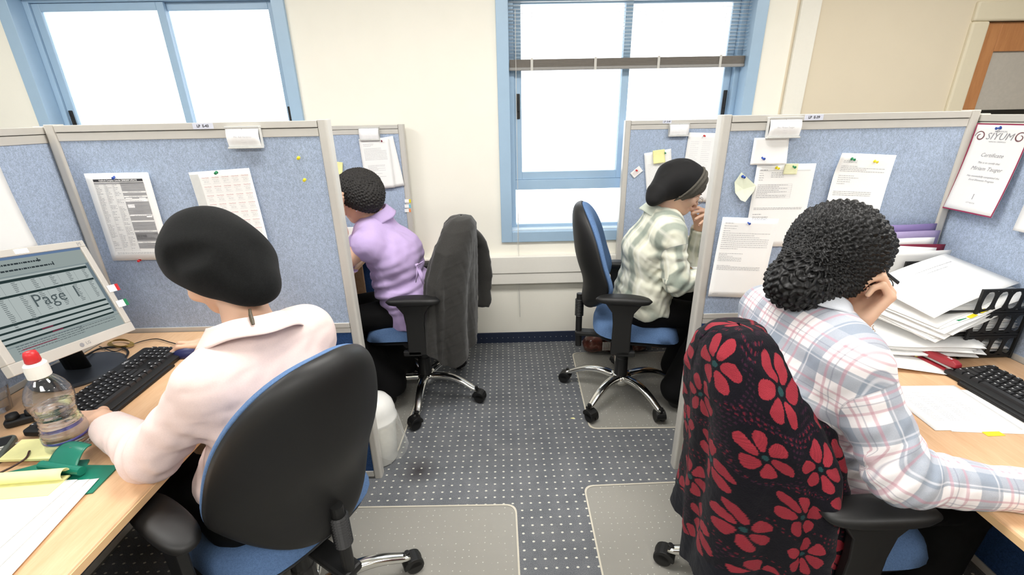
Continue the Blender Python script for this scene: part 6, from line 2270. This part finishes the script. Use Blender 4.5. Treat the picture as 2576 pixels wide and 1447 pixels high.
def stapler(label, loc, rz, s=1.0, col='stapler_red'):
    r = empty('stapler', loc, rz, label=label, cat='stapler')
    prof = [(-.075, .016), (-.070, .030), (-.03, .036), (.06, .040), (.073, .034), (.075, .022), (.06, .018)]
    My = frame_m((0, .0125 * s, 0), (s, 0, 0), (0, 0, s), (0, -1, 0))
    MB().prism(prof, 0, .025 * s, My).build('top_arm', MT[col], r, bevel=.004)
    MB().b2((-.07 * s, -.009 * s, .011 * s), (.068 * s, .009 * s, .018 * s)).build('magazine', MT['steel'], r, bevel=.001)
    MB().prism(rrect(.150 * s, .030 * s, .010 * s), 0, .008).build('base', MT[col], r, bevel=.002)
    MB().b2((.048 * s, -.007 * s, .008), (.066 * s, .007 * s, .011)).build('anvil', MT['steel'], r)
    MB().b2((-.078 * s, -.010 * s, .006), (-.06 * s, .010 * s, .024 * s)).build('hinge', MT['plastic_dark'], r)
    return r


MT['stapler_red'] = plain('stapler_red', srgb(150, 34, 44), .35)
st = stapler('dark red stapler beside the letter tray', (1.325, 1.205, .7515), math.radians(-82))
vs, fs = text_mesh('Kit', .012, bold=.0002)
q = MB(); q.add(vs, fs, 0, Matrix.Translation((.045, 0, .0402))); q.build('maker_mark', MT['white'], st)
r = empty('staple_remover', (1.285, 1.262, .7515), math.radians(-40), label='small dark red staple remover with yellow tab left of the stapler', cat='staple remover')
MB().prism(rrect(.062, .017, .008), .010, .014).build('upper_jaw', MT['stapler_red'], r, bevel=.0015); MB().prism(rrect(.060, .016, .007), 0, .004).build('lower_jaw', MT['stapler_red'], r, bevel=.0015)
MB().b2((-.012, -.006, .004), (.012, .006, .010)).build('pivot', MT['steel'], r); MB().b2((.028, -.009, .004), (.056, .009, .006)).build('yellow_tab', MT['yellow'], r)
r = empty('eyeglass_case', (1.215, 1.40, .751), math.radians(-35), label='flat dark rimmed holder lying behind the wrist on the right desk', cat='holder')
MB().prism(rrect(.085, .026, .008), 0, .004).build('rim', MT['plastic_dark'], r); MB().prism(rrect(.076, .018, .006), .004, .0046).build('face', plain('olive_face', srgb(150, 144, 90), .5), r)
# monitor foot at the very edge
r = empty('monitor', (1.555, .99, .75), math.radians(-90), label='grey monitor at the right edge beside the letter tray, only its corner showing', cat='monitor')
Mm = Matrix.Translation((0, 0, .24)) @ Euler((math.radians(4), 0, 0)).to_matrix().to_4x4()
m = MB()
for lo, hi in (((-.185, -.155, -.01), (.185, -.125, .010)), ((-.185, .135, -.01), (.185, .155, .010)), ((-.185, -.125, -.01), (-.165, .135, .010)), ((.165, -.125, -.01), (.185, .135, .010))):
    m.b2(lo, hi, Mm @ frame_m((0, 0, 0), (1, 0, 0), (0, 0, 1), (0, -1, 0)))
m.build('bezel', MT['grey_plastic'], r, bevel=.002)
MB().b2((-.165, -.125, -.002), (.165, .135, .004), Mm @ frame_m((0, 0, 0), (1, 0, 0), (0, 0, 1), (0, -1, 0))).build('screen', emis('screen_pale', srgb(190, 200, 214), .8), r)
MB().tube([(0, .012, .01), (0, .018, .20)], [.03, .03], 12, flat=.4).build('stand_neck', MT['plastic_dark'], r); MB().prism(rrect(.20, .07, .03), 0, .010).build('stand_base', MT['plastic_dark'], r)


# ================================================================== REAR DESKS
for side, lab, lab2 in ((-1, 'white papers on the desk in front of the woman in lilac', 'green edged booklet beside the lilac sleeve'), (1, 'white papers on the desk under the green checked sleeve', None)):
    x = side * 1.06
    for k in range(2):
        S = Surf((x - .105, 2.42 - .3 * k, .7512 + .0006 * k), (1, .05 * k, 0), (.05 * k, -1, 0), .21, .29)
        sheet_thing(lab + (', nearer the wall' if k == 0 else ', nearer the aisle partition'), S)
r = empty('booklet', (-.845, 1.93, .751), math.radians(20), label='green edged booklet beside the lilac sleeve', cat='booklet')
MB().b2((-.06, -.08, 0), (.06, .08, .004)).build('cover', MT['green'], r); MB().b2((-.057, -.077, .004), (.057, .077, .022)).build('pages', MT['paper'], r)
r = empty('binder_tray', (-.50, 2.70, .0), label='black tray with a red folder on the trunking beside the lilac shirt', cat='tray')
tag(r, kind=None)
MB().b2((-.16, -.06, .560), (.16, .06, .612)).build('tray_body', MT['plastic_black'], r, bevel=.004); MB().b2((-.15, -.052, .612), (.15, .052, .622)).build('red_folder', plain('folder_red', srgb(140, 40, 50), .5), r)
MB().b2((-.15, -.05, .0), (.15, .05, .560)).build('pedestal', MT['plastic_dark'], r)


# ================================================================== FLOOR THINGS
def bin_():
    o = at(972, 1176, z=0); c = Vector((-.607, 1.712, 0))
    r = empty('waste_bin', tuple(c), label='white domed waste bin with a clear bag, beside the left partition post', cat='waste bin')
    r.scale = (.92, .92, .90)
    MB().lathe([(.001, .003), (.078, .003), (.082, .01), (.096, .245), (.098, .25)], 40, cap=False).build('bin_body', MT['white_plastic'], r, smooth=True)
    MB().lathe([(.099, .245), (.104, .247), (.104, .262), (.099, .270), (.098, .30), (.090, .335), (.070, .365), (.040, .383), (.001, .389)], 40, cap=False).build('domed_lid', plain('lid_white', srgb(240, 240, 236), .3, grain=.01), r, smooth=True)
    n = NT('thin_clear_film')
    tr = n.n('ShaderNodeBsdfTransparent'); df = n.n('ShaderNodeBsdfGlossy'); df.inputs['Roughness'].default_value = .25; df.inputs[0].default_value = (.9, .9, .88, 1)
    dd = n.n('ShaderNodeBsdfTranslucent'); dd.inputs[0].default_value = (.9, .9, .88, 1)
    a_ = n.n('ShaderNodeAddShader'); n.l(df.outputs[0], a_.inputs[0]); n.l(dd.outputs[0], a_.inputs[1])
    mx = n.n('ShaderNodeMixShader'); o_ = n.obj(); lw = n.n('ShaderNodeLayerWeight'); lw.inputs[0].default_value = .3
    n.l(n.math('MULTIPLY_ADD', lw.outputs['Facing'], .35, n.math('MULTIPLY', n.noise(o_, 30, 3), .35)), mx.inputs[0]); n.l(tr.outputs[0], mx.inputs[1]); n.l(a_.outputs[0], mx.inputs[2]); n.l(mx.outputs[0], n.out.inputs[0])
    m = MB()
    def fn(u, v):
        a = 2 * math.pi * u
        e = math.exp(-((((a + .35 + math.pi) % (2 * math.pi)) - math.pi) / .75) ** 2)
        rr = .1055 + (.006 + .045 * e) * (v ** .7) + .004 * math.sin(9 * a + 6 * v) * v
        z = .252 - (.125 + .06 * e + .02 * math.sin(5 * a)) * v
        return (rr * math.cos(a), rr * math.sin(a), z)
    m.grid(fn, 64, 16, wu=True)
    m.build('clear_bag', n.mat, r, smooth=True)


bin_()


def handbag():
    r = empty('handbag', (.715, 2.65, 0), label='brown patterned handbag on the floor behind the green shirted womans chair', cat='handbag')
    def fn(p):
        d = s_seg(p, (-.15, 0, .075), (.15, 0, .075), (0, 1, 0), .060, .060, .060, .060, 2.4)
        d = d + .006 * noise3(p, 25, 5)
        return smax(d, .008 - p[:, 2], .01)
    V, F = sdf_mesh(fn, [-.26, -.1, -.02], [.26, .1, .18], .006)
    n = NT('bag_brown_glossy'); o = n.obj(); n.set(color=n.ramp(n.noise(o, 14, 3), [(.35, srgb(40, 26, 22)), (.55, srgb(92, 48, 38)), (.75, srgb(150, 130, 112))]), rough=.2)
    np_mesh('bag_body', V, F, n.mat, r)
    MB().tube(bez([(-.10, -.05, .12), (-.05, -.065, .155), (.05, -.065, .155), (.10, -.05, .12)], 8), .006, 8).build('handle', MT['brown'], r, smooth=True)
    for x in (-.07, .06):
        m = MB()
        for k in range(6): m.b2((x - .025 + k * .009, -.064, .05), (x - .020 + k * .009, -.060, .11))
        m.build('striped_patch', MT['grey_plastic'], r)


handbag()
r = empty('paper_scrap', tuple(at(1440, 1052, z=.0003)), label='torn scrap of paper on the carpet by a caster of the right rear chair', cat='scrap')
MB().prism([(-.012, -.002), (.004, -.008), (.014, -.003), (.008, .004), (-.002, .003)], 0, .0006).build('scrap_sheet', MT['sticky'], r)
r = empty('paper_scrap', tuple(at(1281, 989, z=.0003)), label='tiny white scrap on the carpet in the middle of the aisle', cat='scrap')
MB().prism([(-.010, 0), (.002, -.004), (.009, .001), (0, .004)], 0, .0006).build('scrap_sheet', MT['paper'], r)


# ================================================================== CARDIGANS ON THE CHAIR BACKS
def drape(label, chair, face_deg, W, Dp, H, ztop, hem, foldamp, mat, nu=420, nv=300, yc=-.235, colours=None, name='cardigan', shift=(0, 0), seed=0, sleeves=(), zoff=0.0):
    r = empty(name, tuple(chair.location), math.radians(face_deg - 90), label=label, cat='cardigan')
    u = np.arange(nu) / nu * 2 * np.pi
    v = np.linspace(0, 1, nv)
    U_, Vv = np.meshgrid(u, v)
    c, s = np.cos(U_), np.sin(U_)
    t = Vv
    w = np.interp(t, *W); d = np.interp(t, *Dp)
    rs = np.random.RandomState(seed)
    fold = np.zeros_like(U_)
    for k, a in ((5, .6), (7, .6), (11, .45), (3, .35), (17, .15)):
        ph = rs.uniform(0, 6); fold += a * np.sin(k * U_ + ph + 1.2 * np.sin(t * 3 + ph))
    amp = np.interp(t, (0, .12, .4, 1), (0, .1, .6, 1)) * foldamp
    q = (np.abs(c) ** 2.6 + np.abs(s) ** 2.6) ** (-1 / 2.6)
    x = (w + fold * amp) * c * q
    y = (d + fold * amp) * s * q
    hemz = hem(U_)
    z0 = ztop - .05 * (np.abs(x) / .2) ** 2.2 * np.clip(1 - t * 2, 0, 1)
    z = z0 - (ztop - hemz) * np.clip(t - .04, 0, 1) / .96 - .012 * np.clip(t / .04, 0, 1) ** 2
    vv_ = np.clip((z - .515 - zoff) / .54, -.3, 1.1)
    ycl = -.200 - .03 * vv_ - .022 * vv_ * vv_
    P_ = np.stack([x + shift[0], ycl + y + 1.5 * np.clip(np.abs(x), 0, .235) ** 2 + shift[1], z], -1).reshape(-1, 3)
    P_ += .0015 * noise3(P_.astype(f32), 55, 3)[:, None]
    F = []
    i = np.arange(nu); j = np.arange(nv - 1)[:, None]
    a = j * nu + i; b = j * nu + (i + 1) % nu
    F = np.stack([a, b, b + nu, a + nu], -1).reshape(-1, 4)[:, ::-1]
    o = np_mesh('body', P_, F, mat, r)
    if colours is not None:
        um = (U_ - 1.5 * np.pi + np.pi) % (2 * np.pi) - np.pi
        arc = um * (.45 * w + .55 * d + .04); drop = t * (ztop - hemz)
        colour_attr(o, colours(arc.ravel(), drop.ravel(), (ztop - hemz).ravel()))
    md = o.modifiers.new('thickness', 'SOLIDIFY'); md.thickness = .004; md.offset = 1
    for pts, rad in sleeves:
        rad = list(rad)
        pp = bez(pts, 10)
        rr = np.interp(np.linspace(0, 1, len(pp)), np.linspace(0, 1, len(rad)), rad)
        q = MB().tube(pp, list(rr), 40, flat=.62)
        arr = np.array(q.v); arr += (.006 * noise3(arr.astype(f32), 28, 4))[:, None]
        q.v = [tuple(p) for p in arr]
        so = q.build('sleeve', mat, r, smooth=True)
        if colours is not None:
            n = len(arr); idx = np.arange(n)
            colour_attr(so, colours((idx % 40) / 40 * .35, (idx // 40) * float(sum((pp[k + 1] - pp[k]).length for k in range(len(pp) - 1))) / len(pp), np.full(n, 1.0)))
    return r


def flower_cols(a, d, H):
    """navy-black knit with bands of red flowers, purple dotted rows between"""
    base = np.tile(np.array(srgb(24, 22, 32)[:3]), (len(a), 1))
    a, d0 = a + .010 * np.sin(d * 23 + a * 9) + .004 * np.sin(d * 71), d
    d = d + .012 * np.sin(a * 21) + .004 * np.sin(a * 67)
    purple = np.array(srgb(92, 44, 74)[:3]); red = np.array(srgb(192, 62, 76)[:3]); red2 = np.array(srgb(128, 38, 56)[:3]); teal = np.array(srgb(50, 90, 92)[:3])
    stripe = (np.sin(d * 2 * np.pi / .012) > .35) & (np.sin(a * 2 * np.pi / .010 + d * 300) > -.3) & (np.sin(d * 9 + 1) > -.5)
    base[stripe] = base[stripe] * .55 + purple * .45
    P = .200; cellw = .150
    for row in range(-1, 8):
        cy = .085 + row * P * .62
        off = (row % 2) * cellw / 2 + .02 * math.sin(row * 5)
        u = (a + off) / cellw; ci = np.floor(u); fx = (u - ci - .5) * cellw + .008 * np.sin(ci * 3.3 + row)
        fy = d - cy + .012 * np.sin(ci * 2.1 + row * 1.7)
        R = np.sqrt(fx ** 2 + fy ** 2)
        clr = R < .066
        base[clr] = np.array(srgb(24, 22, 32)[:3])
        for k in range(6):
            an = k * math.pi / 3 + .3 * math.sin(row * 2.3)
            ex, ey = math.cos(an), math.sin(an)
            L = fx * ex + fy * ey; T = -fx * ey + fy * ex
            wd = .0150 * (.65 + .5 * np.clip((L - .014) / .032, 0, 1))
            pet = (np.abs((L - .036) / .0220) ** 2.4 + np.abs(T / wd) ** 2.4) < 1
            base[pet] = red if k % 2 else red * .85 + red2 * .15
        base[R < .007] = teal
        # small dots between flowers
        gy = d - cy - P * .31
        dots_ = (np.abs(gy) < .016) & (np.sin(a * 2 * np.pi / .014) > .45) & (np.sin(gy * 2 * np.pi / .012) > .2) & (R > .07)
        base[dots_] = red2
    knit = .82 + .22 * np.sin(d * 2 * np.pi / .0036) * np.sin(a * 2 * np.pi / .0045)
    base *= knit[:, None]
    hemm = d0 > H - .10
    base[hemm] = np.array(srgb(22, 25, 36)[:3])
    return np.clip(base, 0, 1)


def attr_mat(name, rough=.9):
    n = NT(name)
    a = n.n('ShaderNodeAttribute'); a.attribute_name = 'tint'
    o = n.obj(); f = n.noise(o, 900, 2)
    col = n.mix(n.math('MULTIPLY', f, .5), a.outputs['Color'], (0.0, 0.0, 0.0, 1))
    n.set(color=col, rough=rough, spec=.15, sheen=.06)
    n.bump(n.math('ADD', f, n.noise(o, 260, 2)), .8, .0015)
    return n.mat


drape('dark knitted cardigan with red flowers draped over the front right chair back', CD, 0,
      ((0, .03, .08, .18, .32, .5, .75, 1), (.008, .062, .110, .174, .232, .258, .266, .270)), ((0, .03, .08, .2, .5, 1), (.004, .055, .088, .108, .108, .112)), .7, 1.004,
      lambda u: .40 - .13 * np.exp(-((np.mod(u + .55 * np.pi, 2 * np.pi) - np.pi * .0) / 1.1) ** 2) - .10 * np.exp(-((np.mod(u - 1.35 * np.pi + np.pi, 2 * np.pi) - np.pi) / .55) ** 2), .024,
      attr_mat('flowered_knit'), nu=560, nv=420, colours=flower_cols, shift=(0, 0), zoff=-.075, seed=4)
drape('charcoal grey cardigan draped over the chair back of the woman in lilac', CC, 180,
      ((0, .03, .08, .18, .45, .75, 1), (.010, .075, .135, .200, .248, .258, .250)), ((0, .03, .08, .3, .6, 1), (.004, .050, .076, .090, .098, .105)), .7, 1.026,
      lambda u: .40 + .08 * np.sin(u + .4) + .03 * np.sin(3 * u), .019,
      fabric('charcoal_knit', srgb(52, 51, 49), 800, .25, .9, .0006, .2), nu=300, nv=200, shift=(0, 0), zoff=-.05, seed=7,
      sleeves=(([(.13, -.245, .955), (.20, -.315, .84), (.205, -.345, .64), (.15, -.34, .46)], (.045, .062, .058, .042)),))
